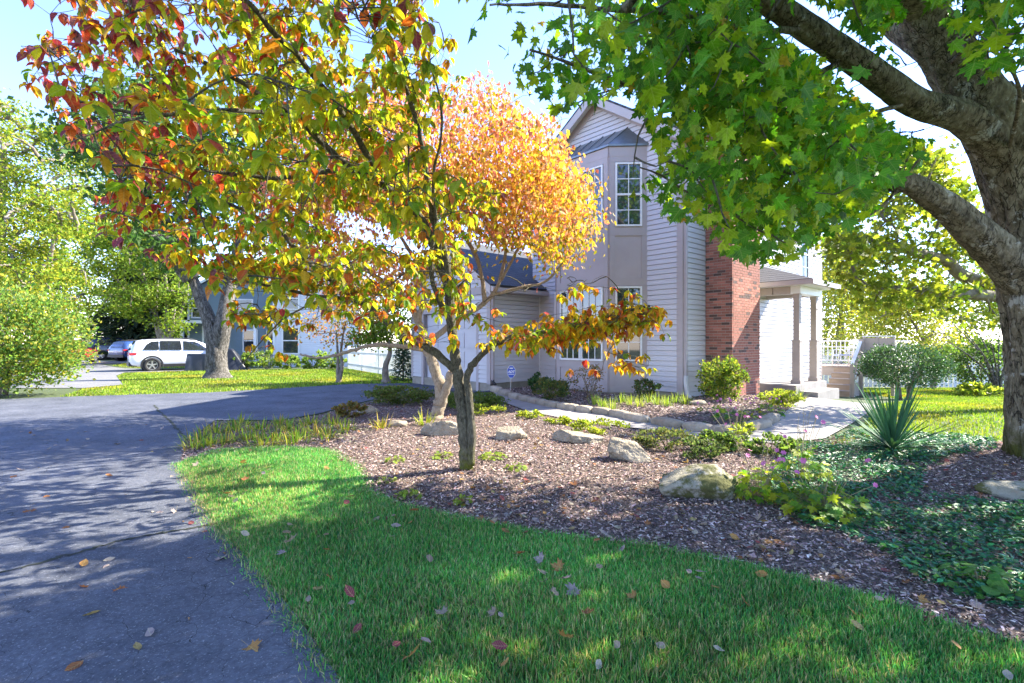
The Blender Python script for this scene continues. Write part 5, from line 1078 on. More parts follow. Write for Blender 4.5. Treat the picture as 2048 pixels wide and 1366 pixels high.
def conifer(name, label, x, y, hgt, wd, n, pal, group=None):
    b = np.array([x, y, float(H(x, y))]); R_ = root(name, b, label, 'conifer', group); MB().tube([b, b+(0, 0, hgt*0.5), b+(0, 0, hgt)], [hgt*0.02, hgt*0.013, 0.01], 8).obj('trunk', M['bark_far'], R_, True, b)
    tw = MB(); P_ = []; T_ = []
    for k in range(n):
        f = (k+0.5)/n; z = hgt*(0.04+0.93*f); r = wd/2*(1-f)**0.85+0.03; a = k*2.399; d = np.array([math.cos(a), math.sin(a), -0.22]); e = b+np.array([0, 0, z])+d*r; tw.tube([b+(0, 0, z), b+np.array([0, 0, z])+d*r*0.5, e], [0.012*hgt/4, 0.008*hgt/4, 0.003], 4, False)
        q = 34; t = rng.uniform(0.15, 1, q)[:, None]; P_.append(b+np.array([0, 0, z])+d*r*t+rnd(q)*np.array([0.10, 0.10, 0.05])*max(r, 0.2)); T_.append(np.tile(d, (q, 1))+rnd(q)*0.5)
    tw.obj('branches', M['bark_far'], R_, True, b, 'stuff'); pos = np.vstack(P_); tp = np.vstack(T_); n = len(pos)
    scatter('needles', [(0,0,0),(0.16,0.5,0),(0,1,-0.1),(-0.16,0.5,0)], CARD_F, pos, frames(tp, rnd(n)*0.5+np.array([0, 0, 1])), rng.uniform(0.6, 1.2, n)*wd*0.13, pick(n, pal), M['leaf_far'], R_, b)
conifer('spruce_tree', 'tall dark spruce behind the parked blue cars', -31.5, 43, 11, 7.5, 190, [(0.012, 0.035, 0.02), (0.02, 0.05, 0.03)], 'far conifers')
conifer('spruce_tree', 'second dark spruce standing right of the tall one', -28.0, 42, 8, 6, 140, [(0.014, 0.04, 0.022), (0.02, 0.055, 0.03)], 'far conifers')
conifer('spruce_tree', 'small blue-green spruce at the fence beside the garage', *G(806, 762), 1.75, 1.0, 70, [(0.045, 0.11, 0.09), (0.035, 0.085, 0.06)])
for i, (x, y, lb_, lobes, pl) in enumerate([(-44, 52, 'distant tree at the end of the street behind the red car', [(150,620,110,90,52),(90,560,90,80,52)], MGR), (-17, 52, 'distant tree showing between the teal house and the white vehicle', [(640,560,120,100,52),(560,520,100,100,52)], YG),
        (30, 46, 'distant pale tree behind the deck privacy panel', [(1700,610,90,110,46),(1660,520,60,110,46)], GY), (41, 50, 'distant tree behind the lattice fence, hidden low by the dark bush', [(1900,640,140,90,50),(1980,560,120,120,50)], YG), (52, 48, 'distant tree beyond the fence at the far right', [(2120,600,140,160,48)], MGR), (5, 60, 'distant tree beyond the garage roof', [(960,600,90,60,60)], YG)]):
    far_tree('broadleaf_tree', lb_, (x, y), lobes, pl, 7000, 0.30, 4.0, 0.3, clumps=70, spread=0.8, group='distant trees')
far_tree('birch_tree', 'slender birch with airy yellow-green leaves behind the deck', (18.5, 29.0), [(1690,540,70,110,29),(1665,640,50,90,29),(1740,650,70,70,28)], GY, 9000, 0.13, 2.2, 0.13, clumps=120, spread=0.45, cat='tree')
far_tree('broadleaf_tree', 'bright yellow-green tree in front of the lattice fence', (20.0, 24.0), [(1820,640,110,70,24),(1760,690,70,50,24),(1880,690,60,40,23.5),(1800,600,80,50,24)], GY, 11000, 0.12, 2.2, 0.12, clumps=130, spread=0.4)
far_tree('maple_tree', 'sunlit maple whose low boughs hang behind the large trunk', (13.6, 11.8), [(1820,500,120,55,10.5),(1900,560,100,50,11),(1740,560,90,45,10.2),(1950,470,80,70,11),(1850,600,110,30,10.8),(1700,500,60,45,10),(1990,620,40,60,11),(1850,360,90,90,10.5),(1780,420,70,50,10.2),(1920,400,60,70,11)], [(0.24, 0.31, 0.02), (0.32, 0.36, 0.025), (0.18, 0.27, 0.02)], 8200, 0.12, 1.3, 0.16, clumps=200, spread=0.22, tv=MAP_V, tf=MAP_F, lm='leaf',
         trunks=[[np.array([13.6, 11.8, -0.3]), np.array([13.6, 11.8, 1.5]), np.array([13.4, 11.7, 3.0]), np.array([13.0, 11.5, 5.0])], [np.array([13.55, 11.8, 2.2]), P(1990,592,11), P(1900,588,10.8), P(1830,580,10.6), P(1790,575,10.4)], [np.array([13.5, 11.8, 2.4]), P(1950,560,11), P(1890,520,10.8), P(1810,500,10.4), P(1740,482,10.2)]], sun_gap=lambda p: lets_light(p, 0.5))
far_tree('young_tree', 'thin two-stemmed young tree at the edge of the driveway', G(678, 767), [(680,640,80,50,17.5),(700,600,70,40,17.5)], [(0.5, 0.25, 0.06), (0.42, 0.32, 0.05), (0.5, 0.18, 0.08)], 1500, 0.10, 1.0, 0.075, clumps=40, spread=0.25,
         trunks=[[P(677,768,17.5), P(676,735,17.5), P(675,700,17.5), P(672,660,17.5)], [P(678,765,17.5), P(684,730,17.5), P(682,700,17.5), P(690,650,17.5)]])
far_tree('young_tree', 'small green tree in front of the picket fence by the garage', G(772, 764), [(760,650,55,45,17.6),(790,620,40,40,17.6),(730,680,30,25,17.6)], MGR, 3600, 0.11, 0.8, 0.13, clumps=60, spread=0.22,
         trunks=[[P(772,766,17.6), P(771,735,17.6), P(780,700,17.6), P(770,660,17.6)]])
def shrub(name, label, px, py, wd, hgt, count, leaf, pal, depth=None, group=None, lm='leaf_gloss', stems=5, dp=None, tv=CARD_V, tf=CARD_F, shape=0.55, droop=0.3, trunk=0.02, lift=0.0, cat='shrub', loc=None):
    x, y = loc if loc else G(px, py); z = float(H(x, y)); b = np.array([x, y, z]); dp = dp or wd; R_ = root(name, b, label, cat, group); nodes = []
    for k in range(stems):
        a = k/stems*6.28+random.random(); q = np.array([math.cos(a)*wd*0.28, math.sin(a)*dp*0.28, hgt*0.75]); st = np.array([math.cos(a)*0.05*wd, math.sin(a)*0.05*wd, -0.03]); p = smooth_path([b+st, b+q*np.array([0.4, 0.4, 0.45]), b+q], 8); nodes += list(p[2:]); MB().tube(p, np.linspace(trunk, trunk*0.4, 8), 6).obj('stem', M['bark_far'], R_, True, b)
    nc = max(24, count//40); d = rnd(nc); d /= np.linalg.norm(d, axis=1)[:, None]; cl = b+np.array([0, 0, lift+(hgt-lift)*0.52])+d*(rng.uniform(0.25, 1, (nc, 1))**shape)*np.array([wd/2, dp/2, (hgt-lift)*0.47]); cl = cl*1.0
    tw = MB(); grow(nodes, cl, tw, trunk*0.4, n=4); tw.obj('twigs', M['bark_far'], R_, True, b, 'stuff'); k = rng.integers(nc, size=count); pos = cl[k]+rnd(count)*np.array([wd, dp, hgt])*0.05; pos = pos[pos[:, 2] > z+0.01]; n = len(pos)
    out = pos-(b+np.array([0, 0, hgt*0.3])); out /= np.linalg.norm(out, axis=1)[:, None]+1e-6
    scatter('foliage', tv, tf, pos, frames(out+rnd(n)*0.6+np.array([0, 0, droop]), out+rnd(n)*0.6+np.array([0, 0, 0.5])), rng.uniform(0.7, 1.3, n)*leaf, pick(n, pal, None, 0.22), M[lm], R_, b); return R_
LIME = [(0.34, 0.42, 0.04), (0.42, 0.46, 0.05), (0.26, 0.36, 0.03)]
shrub('leafy_shrub', 'big sprawling yellow-green shrub at the left edge of the driveway', 0, 0, 4.8, 2.9, 26000, 0.085, [(0.20, 0.34, 0.05), (0.30, 0.42, 0.08), (0.42, 0.40, 0.05), (0.12, 0.28, 0.05)], lm='leaf', stems=9, dp=2.6, loc=(-13.75, 13.4), trunk=0.035)
shrub('round_shrub', 'clipped dome-shaped evergreen on bare stems beside the deck stairs', 0, 0, 2.6, 1.75, 9000, 0.07, [(0.05, 0.12, 0.035), (0.075, 0.16, 0.05), (0.10, 0.20, 0.06)], loc=(12.9, 16.6), stems=6, dp=2.0, lift=0.38, trunk=0.05, shape=0.3)
shrub('evergreen_bush', 'tall dark green bush right of the lattice fence', 0, 0, 2.7, 2.1, 5000, 0.10, [(0.04, 0.10, 0.015), (0.07, 0.16, 0.02), (0.10, 0.20, 0.025)], loc=(18.6, 20.0), lm='leaf', trunk=0.04)
shrub('hosta_clump', 'low yellow-green clump under the dark bush', 1955, 797, 1.6, 0.45, 700, 0.16, LIME, lm='leaf', loc=(17.0, 18.4), dp=1.0, trunk=0.006)
shrub('nandina_bush', 'bushy nandina with yellow-green tips against the brick chimney', 1440, 812, 0.98, 1.05, 3400, 0.06, [(0.07, 0.15, 0.02), (0.14, 0.24, 0.02), (0.30, 0.34, 0.03)], lm='leaf', loc=(4.75, 11.45), trunk=0.015)
shrub('nandina_bush', 'small dark nandina in front of the bay corner', 1293, 808, 0.62, 0.55, 1200, 0.05, [(0.05, 0.12, 0.03), (0.08, 0.18, 0.04), (0.20, 0.16, 0.06)], lm='leaf', trunk=0.01)
shrub('azalea_bush', 'leggy azalea with bronze leaves under the bay window', 1180, 806, 1.0, 0.80, 700, 0.045, [(0.16, 0.17, 0.04), (0.28, 0.16, 0.06), (0.34, 0.20, 0.16)], lm='leaf', stems=9, trunk=0.012)
shrub('perennial_clump', 'mixed green perennials left of the leggy azalea', 1105, 806, 0.95, 0.50, 1900, 0.055, [(0.09, 0.17, 0.03), (0.16, 0.20, 0.04), (0.06, 0.14, 0.06), (0.24, 0.20, 0.06)], lm='leaf', trunk=0.008)
shrub('perennial_clump', 'dark green clump against the garage siding near the corner', 1075, 796, 0.6, 0.5, 900, 0.06, [(0.03, 0.10, 0.035), (0.05, 0.13, 0.04)], lm='leaf', trunk=0.008)
shrub('low_shrub', 'low dark green juniper beside the driveway behind the golden dogwood', 800, 808, 1.7, 0.42, 4200, 0.05, [(0.09, 0.16, 0.025), (0.14, 0.21, 0.03), (0.18, 0.17, 0.05)], lm='leaf', dp=1.3, trunk=0.008)
shrub('low_shrub', 'low green juniper between the golden dogwood and the path', 945, 816, 1.5, 0.34, 3000, 0.05, [(0.09, 0.16, 0.025), (0.14, 0.21, 0.03)], lm='leaf', dp=1.1, trunk=0.008)
shrub('low_shrub', 'bright yellow-green ground shrub between the dogwood trunks and path', 960, 830, 0.9, 0.20, 900, 0.05, LIME, lm='leaf', dp=0.5, trunk=0.006)
shrub('low_shrub', 'lime green spreading plant at the path edge above the middle boulder', 1195, 872, 0.85, 0.22, 1100, 0.042, LIME, lm='leaf', dp=0.5, trunk=0.005)
shrub('low_shrub', 'dark low shrub between the path and the wedge-shaped boulder', 1330, 905, 0.85, 0.26, 1800, 0.035, [(0.10, 0.13, 0.04), (0.07, 0.12, 0.03), (0.16, 0.16, 0.05)], lm='leaf', dp=0.6, trunk=0.006)
shrub('low_shrub', 'dark low shrub with pinkish tips right of the wedge-shaped boulder', 1400, 925, 0.65, 0.24, 1300, 0.035, [(0.06, 0.12, 0.03), (0.10, 0.14, 0.05)], lm='leaf', dp=0.5, trunk=0.006)
shrub('low_shrub', 'bushy yellow-green plant in front of the porch floor', 1565, 822, 0.95, 0.38, 1700, 0.05, LIME, lm='leaf', dp=0.7, trunk=0.006)
shrub('low_shrub', 'bronze-leaved clump at the driveway edge', 700, 836, 0.55, 0.32, 420, 0.07, [(0.24, 0.14, 0.05), (0.30, 0.22, 0.06), (0.18, 0.18, 0.04)], lm='leaf', dp=0.4, trunk=0.006)
for px, py, wd, hg, n_, lb_ in ((1060, 838, 0.5, 0.14, 500, 'small yellow-green sprigs at the path edge above the second boulder'), (1120, 850, 0.45, 0.13, 420, 'tiny lime plant at the path edge between the second and middle boulders'), (1440, 905, 0.7, 0.24, 1100, 'dark green clump at the lower path edge under the pink anemone'), (1545, 915, 0.7, 0.26, 1200, 'leafy green clump where the path bends toward the porch'), (1480, 872, 0.5, 0.18, 600, 'small green tuft over the last edging stones')):
    shrub('low_shrub', lb_, px, py, wd, hg, n_, 0.045, LIME if n_ < 700 else [(0.10, 0.18, 0.03), (0.18, 0.28, 0.03), (0.07, 0.14, 0.04)], lm='leaf', dp=wd*0.6, trunk=0.005)
for i, (px, py, wd, hg) in enumerate([(490, 741, 1.2, 0.8), (540, 741, 1.6, 0.9), (583, 741, 1.2, 0.7), (630, 741, 1.3, 0.75), (662, 741, 1.6, 0.95)]):
    shrub('hydrangea_bush', ['leftmost', 'second', 'middle', 'fourth', 'rightmost'][i]+' of the light green hydrangeas along the neighbouring house', px, py, wd, hg, 900, 0.13, [(0.22, 0.34, 0.04), (0.32, 0.42, 0.08), (0.12, 0.24, 0.03)], lm='leaf', group='hydrangeas along the neighbouring house', loc=(G(px, 738)[0], G(px, 738)[1]-0.3))
# bare grey shrub at right
b = np.array([18.3, 19.0, float(H(18.3, 19.0))]); R_ = root('bare_shrub', b, 'leafless grey-branched shrub in front of the dark bush', 'shrub'); nodes = []
for k in range(9):
    a = k*0.7; e = b+np.array([math.cos(a)*1.3-0.4, math.sin(a)*0.9, 2.0+0.9*random.random()]); p = smooth_path([b, b+(e-b)*np.array([0.35, 0.35, 0.55]), e], 10); nodes += list(p[3:]); MB().tube(p, np.linspace(0.045, 0.012, 10), 6).obj('stem', M['bark_grey'], R_, True, b)
tw = MB(); grow(nodes, b+np.array([-0.5, 0, 2.3])+rnd(90)*np.array([1.1, 0.7, 0.6]), tw, 0.014); tw.obj('twigs', M['bark_grey'], R_, True, b, 'stuff')

# ------------------------------------------------------------------ strap-leaved plants
def straps(name, label, x, y, n, L, wd, pal, spread=0.10, arch=0.6, group=None, mat='grass', cat='plant', asobj=False, up=1.0):
    z = float(H(x, y)); b = np.array([x, y, z]); R_ = root(name, b, label, cat, group); v = []; f = []; c = []; cl_ = pick(n, pal)
    for k in range(n):
        a = rng.uniform(0, 6.28); ln = L*rng.uniform(0.6, 1.1); lean = rng.uniform(0.1, 1.0)*arch; o = np.array([math.cos(a), math.sin(a), 0]); s = np.array([-math.sin(a), math.cos(a), 0]); base = o*rng.uniform(0, spread); m_ = 6; vv = []
        for j in range(m_):
            t = j/(m_-1); p = base+o*(lean*ln*t**1.3)+np.array([0, 0, ln*up*(t*(1-0.35*lean)-0.55*lean*t*t)]); w_ = wd*(1-t**2.2)*0.5+0.0008; vv += [p-s*w_, p+s*w_]
        if asobj:
            ff = [[2*j, 2*j+1, 2*j+3, 2*j+2] for j in range(m_-1)]; me = mesh_np('blade', np.array(vv), np.array(ff), np.tile(cl_[k], (len(vv), 1)), True); me.materials.append(M[mat]); link('blade', me, None, R_)
        else:
            q = len(v); v += vv; f += [[q+2*j, q+2*j+1, q+2*j+3, q+2*j+2] for j in range(m_-1)]; c += [cl_[k]]*len(vv)
    if not asobj: me = mesh_np('blades', np.array(v), np.array(f), np.array(c), True); me.materials.append(M[mat]); link('blades', me, None, R_, kind='stuff')
    return R_
# yucca with stiff sword leaves, each its own blade
yx, yy = G(1785, 916); z = float(H(yx, yy)); b = np.array([yx, yy, z]); R_ = root('yucca_plant', b, 'spiky blue-green yucca rising from the ground cover', 'plant')
for k in range(76):
    a = rng.uniform(0, 6.28); el = rng.uniform(0.25, 1.42) if k > 12 else rng.uniform(0.05, 0.3); ln = rng.uniform(0.62, 1.02); o = np.array([math.cos(a)*math.cos(el), math.sin(a)*math.cos(el), math.sin(el)]); s = np.cross(o, Z3); s /= np.linalg.norm(s); nn = np.cross(s, o); vv = []; sagk = rng.uniform(0, 0.10)
    for j in range(6):
        t = j/5; p = o*ln*t+np.array([0, 0, 0.03-sagk*t*t*math.cos(el)]); w_ = 0.016*(0.6+0.8*t)*(1-t**4)+0.0006; vv += [p-s*w_+nn*w_*0.35, p, p+s*w_+nn*w_*0.35]
    ff = []
    for j in range(5): ff += [[3*j, 3*j+1, 3*j+4, 3*j+3], [3*j+1, 3*j+2, 3*j+5, 3*j+4]]
    me = mesh_np('blade', np.array(vv), np.array(ff), np.tile(pick(1, [(0.05, 0.15, 0.07), (0.07, 0.18, 0.07), (0.04, 0.12, 0.06)])[0], (18, 1)), True); me.materials.append(M['yucca']); link('blade', me, None, R_)
lil = [(388, 898), (405, 880), (430, 866), (452, 886), (470, 862), (498, 880), (520, 862), (548, 880), (575, 862), (600, 876), (630, 868), (655, 876), (690, 862), (560, 852), (480, 850), (620, 850), (418, 893), (525, 893), (590, 888), (668, 850)]
for i, (px, py) in enumerate(sorted(lil)):
    straps('daylily_clump', ordw[i]+' of the day lily clumps from the left along the driveway', *G(px, py), 60, 0.28, 0.016, [(0.20, 0.32, 0.03), (0.34, 0.40, 0.04), (0.16, 0.32, 0.03), (0.46, 0.48, 0.06), (0.48, 0.34, 0.08)], 0.24, 1.15, 'day lilies along the driveway')
for i, px in enumerate(range(1190, 1375, 18)):
    straps('liriope_clump', ordw[i]+' of the sunlit grassy clumps from the left under the bay window', *G(px, 816+(i % 3)*4), 44, 0.30, 0.010, [(0.30, 0.40, 0.05), (0.40, 0.46, 0.08), (0.20, 0.32, 0.04)], 0.14, 0.45, 'grassy clumps under the bay window')
straps('daylily_clump', 'arching green leaves at the foot of the golden dogwood', *G(850, 852), 36, 0.36, 0.02, [(0.30, 0.36, 0.04), (0.42, 0.40, 0.05)], 0.16, 0.9)
straps('daylily_clump', 'arching yellowing leaves beside the small brown rock', *G(762, 858), 30, 0.34, 0.02, [(0.34, 0.36, 0.04), (0.48, 0.36, 0.06)], 0.14, 0.9)
straps('iris_clump', 'upright grassy clump in front of the porch by the step', *G(1600, 806), 40, 0.4, 0.012, [(0.16, 0.24, 0.08), (0.24, 0.30, 0.10)], 0.12, 0.7)

# ------------------------------------------------------------------ coral bells, anemones and other leafy perennials
ROUND_V = [(0,0,0),(0.30,0.02,0.05),(0.50,0.30,0.07),(0.44,0.66,0.04),(0.20,0.90,0.0),(0,0.86,-0.03),(-0.20,0.90,0.0),(-0.44,0.66,0.04),(-0.50,0.30,0.07),(-0.30,0.02,0.05),(0,0.4,-0.02)]
ROUND_F = [(i, (i+1) % 10, 10) for i in range(10)]
def rosette(name, label, x, y, wd, hgt, n, leaf, pal, tv=ROUND_V, tf=ROUND_F, group=None, flowers=0, stalk=0.0, mat='leaf', cat='plant', seedstalks=0, nobj=24):
    z = float(H(x, y)); b = np.array([x, y, z]); R_ = root(name, b, label, cat, group); a = rng.uniform(0, 6.28, n); rr = np.sqrt(rng.uniform(0, 1, n)); pos = b+np.column_stack([np.cos(a)*rr*wd/2, np.sin(a)*rr*wd/2, hgt*(1-0.7*rr**2)*rng.uniform(0.45, 1.0, n)+0.01]); st = MB()
    for k in range(n): q = pos[k]; st.tube([b+(q-b)*np.array([0.2, 0.2, 0]), b+(q-b)*np.array([0.6, 0.6, 0.7]), q], 0.0018, 3, False)
    st.obj('stems', M['dry_stem'], R_, True, b, 'stuff'); out = np.column_stack([np.cos(a), np.sin(a), -0.35*np.ones(n)])
    Rm = frames(out+rnd(n)*0.35, rnd(n)*0.3+np.array([0, -0.15, 1])); scl = rng.uniform(0.7, 1.25, n)*leaf; protos = leaf_protos(tv, tf, [tuple(np.array(c)*f_) for c in pal for f_ in (0.85, 1.1)], M[mat], 'leaf')
    m_ = min(n, nobj); leaf_objects(R_, b, protos, range(m_), pos, Rm, scl, rng.integers(len(protos), size=n))
    if n > m_: scatter('foliage', tv, tf, pos[m_:], Rm[m_:], scl[m_:], pick(n-m_, pal), M[mat], R_, b)
    for k in range(flowers):
        a_ = rng.uniform(0, 6.28); r_ = wd*0.6*math.sqrt(random.random()); e = b+np.array([math.cos(a_)*r_, math.sin(a_)*r_, stalk*rng.uniform(0.6, 1.15)]); MB().tube(smooth_path([b+(e-b)*np.array([0.3, 0.3, 0]), b+(e-b)*np.array([0.5, 0.5, 0.55]), e], 6), 0.0025, 4, False).obj('flower_stalk', M['dry_stem'], R_, True, b)
        m2 = MB(); nv_ = rng.normal(size=3)*0.5+np.array([0, -0.6, 0.7]); nv_ /= np.linalg.norm(nv_); u = np.cross(nv_, [0.3, 1, 0.1]); u /= np.linalg.norm(u); w_ = np.cross(nv_, u); rad = rng.uniform(0.018, 0.028)
        for j in range(6):
            t = j*math.pi/3; dd_ = u*math.cos(t)+w_*math.sin(t); ss_ = -u*math.sin(t)+w_*math.cos(t); m2.poly([e, e+dd_*rad*0.6+ss_*rad*0.42+nv_*0.006, e+dd_*rad*1.15+nv_*0.003, e+dd_*rad*0.6-ss_*rad*0.42+nv_*0.006])
        m2.obj('flower', M['pink'], R_, False, b)
    for k in range(seedstalks):
        e = b+np.array([rng.normal()*0.22, rng.normal()*0.15, stalk*rng.uniform(0.8, 1.25)]); p = smooth_path([b+(e-b)*np.array([0.25, 0.25, 0]), b+(e-b)*np.array([0.5, 0.5, 0.5])+rng.normal(size=3)*0.02, e], 8); m2 = MB().tube(p, np.linspace(0.003, 0.0014, 8), 4, False)
        for j in range(5):
            q = p[3+j % 5]; e2 = q+rng.normal(size=3)*0.05+np.array([0, 0, 0.06]); m2.tube([q, e2], 0.0012, 3, False); m2.tube([e2, e2+(0, 0, 0.008)], [0.006, 0.005], 5)
        m2.obj('seed_stalk', M['dry_stem'], R_, True, b)
    return R_
CB = 'lime coral bells in the mulch'
for px, py, wd, n, lb_ in ((820, 998, 0.22, 34, 'lime-green coral bells left of the trunk in the shaded mulch'), (930, 1012, 0.16, 22, 'small lime-green coral bells below the dogwood trunk'), (772, 968, 0.20, 16, 'sparse lime-green coral bells beside the lawn edge'), (985, 925, 0.34, 60, 'bright lime coral bells just right of the dogwood trunk'), (1030, 948, 0.22, 30, 'pale lime coral bells at the shadow edge right of the trunk'), (885, 922, 0.26, 34, 'lime coral bells just left of the dogwood trunk'), (790, 928, 0.20, 26, 'pale lime coral bells in the sunlit mulch left of the trunk')):
    rosette('coral_bells', lb_, *G(px, py), wd, 0.09, n, 0.045, [(0.30, 0.42, 0.05), (0.38, 0.48, 0.07), (0.24, 0.36, 0.04)], group=CB)
AN = [(0.15, 0.33, 0.02), (0.30, 0.44, 0.02), (0.09, 0.24, 0.04), (0.42, 0.48, 0.02)]
AV = [(a*1.0, b_, c) for a, b_, c in MAP_V]
for px, py, wd, hg, n, fl, se, lb_ in ((1520, 1000, 0.5, 0.32, 90, 10, 4, 'anemone with pink flowers and lobed leaves right of the mossy boulder'), (1640, 1030, 0.75, 0.26, 150, 4, 9, 'pale-leaved anemone with dry seed stalks in front of the yucca'), (1470, 905, 0.55, 0.30, 60, 12, 0, 'pink-flowering anemone at the lower edge of the path'), (1470, 850, 0.7, 0.24, 50, 14, 0, 'pink anemone spilling over the edging stones'), (1540, 838, 0.6, 0.22, 40, 9, 0, 'pink anemone near the porch in the house bed'), (1425, 838, 0.55, 0.16, 24, 9, 0, 'low pink flowers on the sunlit mulch below the nandina'), (1600, 960, 0.5, 0.34, 60, 4, 6, 'anemone with tall dry stalks beside the concrete path')):
    rosette('anemone_plant', lb_, *G(px, py), wd, hg, n, 0.085, AN, AV, MAP_F, 'pink anemones', fl, hg*1.7, 'leaf', 'plant', se)
rosette('violet_clump', 'large round bright green leaves among the ground cover at lower right', *G(1960, 1180), 0.40, 0.14, 16, 0.075, [(0.08, 0.28, 0.06), (0.12, 0.32, 0.06)], ROUND_V, ROUND_F)
rosette('violet_clump', 'bright heart-shaped leaves at the right edge near the lawn corner', *G(2030, 1200), 0.34, 0.14, 12, 0.075, [(0.08, 0.28, 0.06), (0.12, 0.32, 0.06)], ROUND_V, ROUND_F)

# ------------------------------------------------------------------ ground cover, grass, mulch chips
def in_poly(poly, dens, seed=None):
    xs = [p[0] for p in poly]; ys = [p[1] for p in poly]; A_ = (max(xs)-min(xs))*(max(ys)-min(ys)); n = int(A_*dens); x = rng.uniform(min(xs), max(xs), n); y = rng.uniform(min(ys), max(ys), n); ok = pip(x, y, poly); return x[ok], y[ok]
def vnoise(x, y, s, seed=0.0):
    return (np.sin(x*s*1.3+seed)+np.sin(y*s*1.7+seed*2.1)+np.sin((x+y)*s*0.9+seed*0.7)+np.sin((x-1.6*y)*s*0.6+1.1+seed))/4
vp = [G(*p) for p in [(1560,900),(1650,888),(1720,865),(1800,872),(1990,890),(1985,930),(1905,935),(1850,960),(1840,1000),(1960,1008),(2048,1016)]]+[(4.9, 4.5), (4.6, 3.0), (3.4, 2.75)]+[G(*p) for p in [(2048,1225),(1940,1205),(1840,1170),(1765,1110),(1690,1075),(1620,1065),(1560,1020),(1520,985),(1560,940)]]
x, y = in_poly(vp, 3600); k = vnoise(x, y, 4.0)+rng.normal(size=len(x))*0.35 > -0.38; x = x[k]; y = y[k]; n = len(x); zz_ = H(x, y)+rng.uniform(0.01, 0.11, n)*(0.6+0.5*vnoise(x, y, 6.0, 2.0)); a = rng.uniform(0, 6.28, n)
tip = np.column_stack([np.cos(a), np.sin(a), rng.uniform(-0.3, 0.5, n)])
scatter('vinca_ground_cover', [(0,0,0),(0.24,0.45,0.04),(0,1,-0.03),(-0.24,0.45,0.04)], CARD_F, np.column_stack([x, y, zz_]), frames(tip, rnd(n)*0.45+np.array([0, 0, 1])), rng.uniform(0.03, 0.062, n), pick(n, [(0.025, 0.16, 0.065), (0.035, 0.21, 0.075), (0.02, 0.11, 0.055), (0.09, 0.27, 0.04)], None, 0.3), M['leaf_gloss'])
put(bpy.data.objects['vinca_ground_cover'], 'glossy dark green trailing ground cover around the maple', 'ground cover')
def blades(name, label, x, y, L, wd, pal, jit=0.25, lean=0.45):
    n = len(x); z = H(x, y); a = rng.uniform(0, 6.28, n); b_ = rng.uniform(0, 6.28, n); ln = L*rng.uniform(0.5, 1.15, n); le = np.abs(rng.normal(size=n))*lean; d = np.column_stack([np.cos(a)*le, np.sin(a)*le, np.ones(n)]); d /= np.linalg.norm(d, axis=1)[:, None]; s = np.column_stack([np.cos(b_), np.sin(b_), np.zeros(n)])*wd[:, None]/2
    p = np.column_stack([x, y, z]); mid = p+d*(ln*0.55)[:, None]; dr = np.column_stack([np.cos(a), np.sin(a), -0.4*np.ones(n)])*(le*ln*0.35)[:, None]; tp = p+d*ln[:, None]+dr
    v = np.stack([p-s, p+s, mid-s*0.8, mid+s*0.8, tp], axis=1).reshape(-1, 3); k = (np.arange(n)*5)[:, None, None]; f = (np.array([[0,1,3],[0,3,2],[2,3,4]])[None]+k).reshape(-1, 3)
    cc_ = pick(n, pal, None, jit); pt = vnoise(x, y, 2.3, 1.0)+0.6*vnoise(x, y, 7.0, 4.0); cc_ *= (1+0.28*pt)[:, None]; cc_[:, 0] *= 1+0.35*np.clip(vnoise(x, y, 1.4, 7.0), 0, 1)*2; dry = rng.uniform(size=n) < 0.03+0.10*np.clip(vnoise(x, y, 3.1, 3.0), 0, 1); cc_[dry] = np.array([0.42, 0.36, 0.17]); me = mesh_np(name, v, f, np.repeat(np.clip(cc_, 0.01, 0.8), 5, axis=0), True); me.materials.append(M['grass']); return put(link(name, me), label, 'grass', None, 'stuff')
lawn1 = [G(*p) for p in [(352,930),(430,903),(560,896),(655,901),(716,936),(732,982),(793,1011),(900,1036),(1100,1074),(1300,1094),(1500,1136),(1640,1176),(1780,1210),(1900,1257),(2048,1296)]]+[(3.4, 2.15), (3.3, 1.2), (-0.5, 1.2), (-0.68, 1.6)]+[G(*p) for p in [(685,1366),(605,1245),(510,1130),(435,1055),(397,985)]]
x, y = in_poly(lawn1, 19000); keep = rng.uniform(size=len(x)) < np.clip(1.25-(y-2)/5.5, 0.5, 1); keep &= rng.uniform(size=len(x)) < 0.86+0.2*vnoise(x, y, 5.0); x = x[keep]; y = y[keep]
LG = [(0.09, 0.36, 0.07), (0.13, 0.42, 0.08), (0.065, 0.29, 0.085), (0.20, 0.44, 0.09), (0.42, 0.44, 0.20)]
blades('lawn_grass', 'shaded green lawn grass in the foreground', x, y, 0.056*(1+0.3*vnoise(x, y, 3.0)), np.full(len(x), 0.0042)+0.0006*y, LG)
lawn2 = [G(1640, 905), G(1690, 876), G(1765, 818), hl(3.1, 3.2), hl(3.0, 9.5), hl(2.0, 10.5), (15, 24), (27, 25), (27, 12), (12, 7), (7.6, 6.2), (6.3, 7.0), G(1990, 892)]
x, y = in_poly(lawn2, 700); blades('lawn_grass', 'sunlit lawn grass between the maple and the back fence', x, y, 0.06+0*x, np.full(len(x), 0.004)+0.0012*y, [(0.22, 0.34, 0.03), (0.30, 0.40, 0.04), (0.16, 0.28, 0.03)])
lawn3 = [G(*p) for p in [(120,795),(250,790.5),(420,785.5),(560,777.5),(700,768.5),(822,766.5)]]+[B, A]+[G(*p) for p in [(560,740),(480,741.5),(330,744.5),(250,747),(234,753),(248,771),(170,778)]]
x, y = in_poly(lawn3, 420); blades('lawn_grass', 'sunlit lawn grass around the light-barked maple', x, y, 0.075+0*x, np.full(len(x), 0.006)+0.0011*y, [(0.22, 0.34, 0.03), (0.32, 0.40, 0.04), (0.16, 0.28, 0.03)])
lawn4 = [G(275, 736.5), G(480, 736), G(480, 727), G(300, 722), G(250, 727), G(225, 732)]
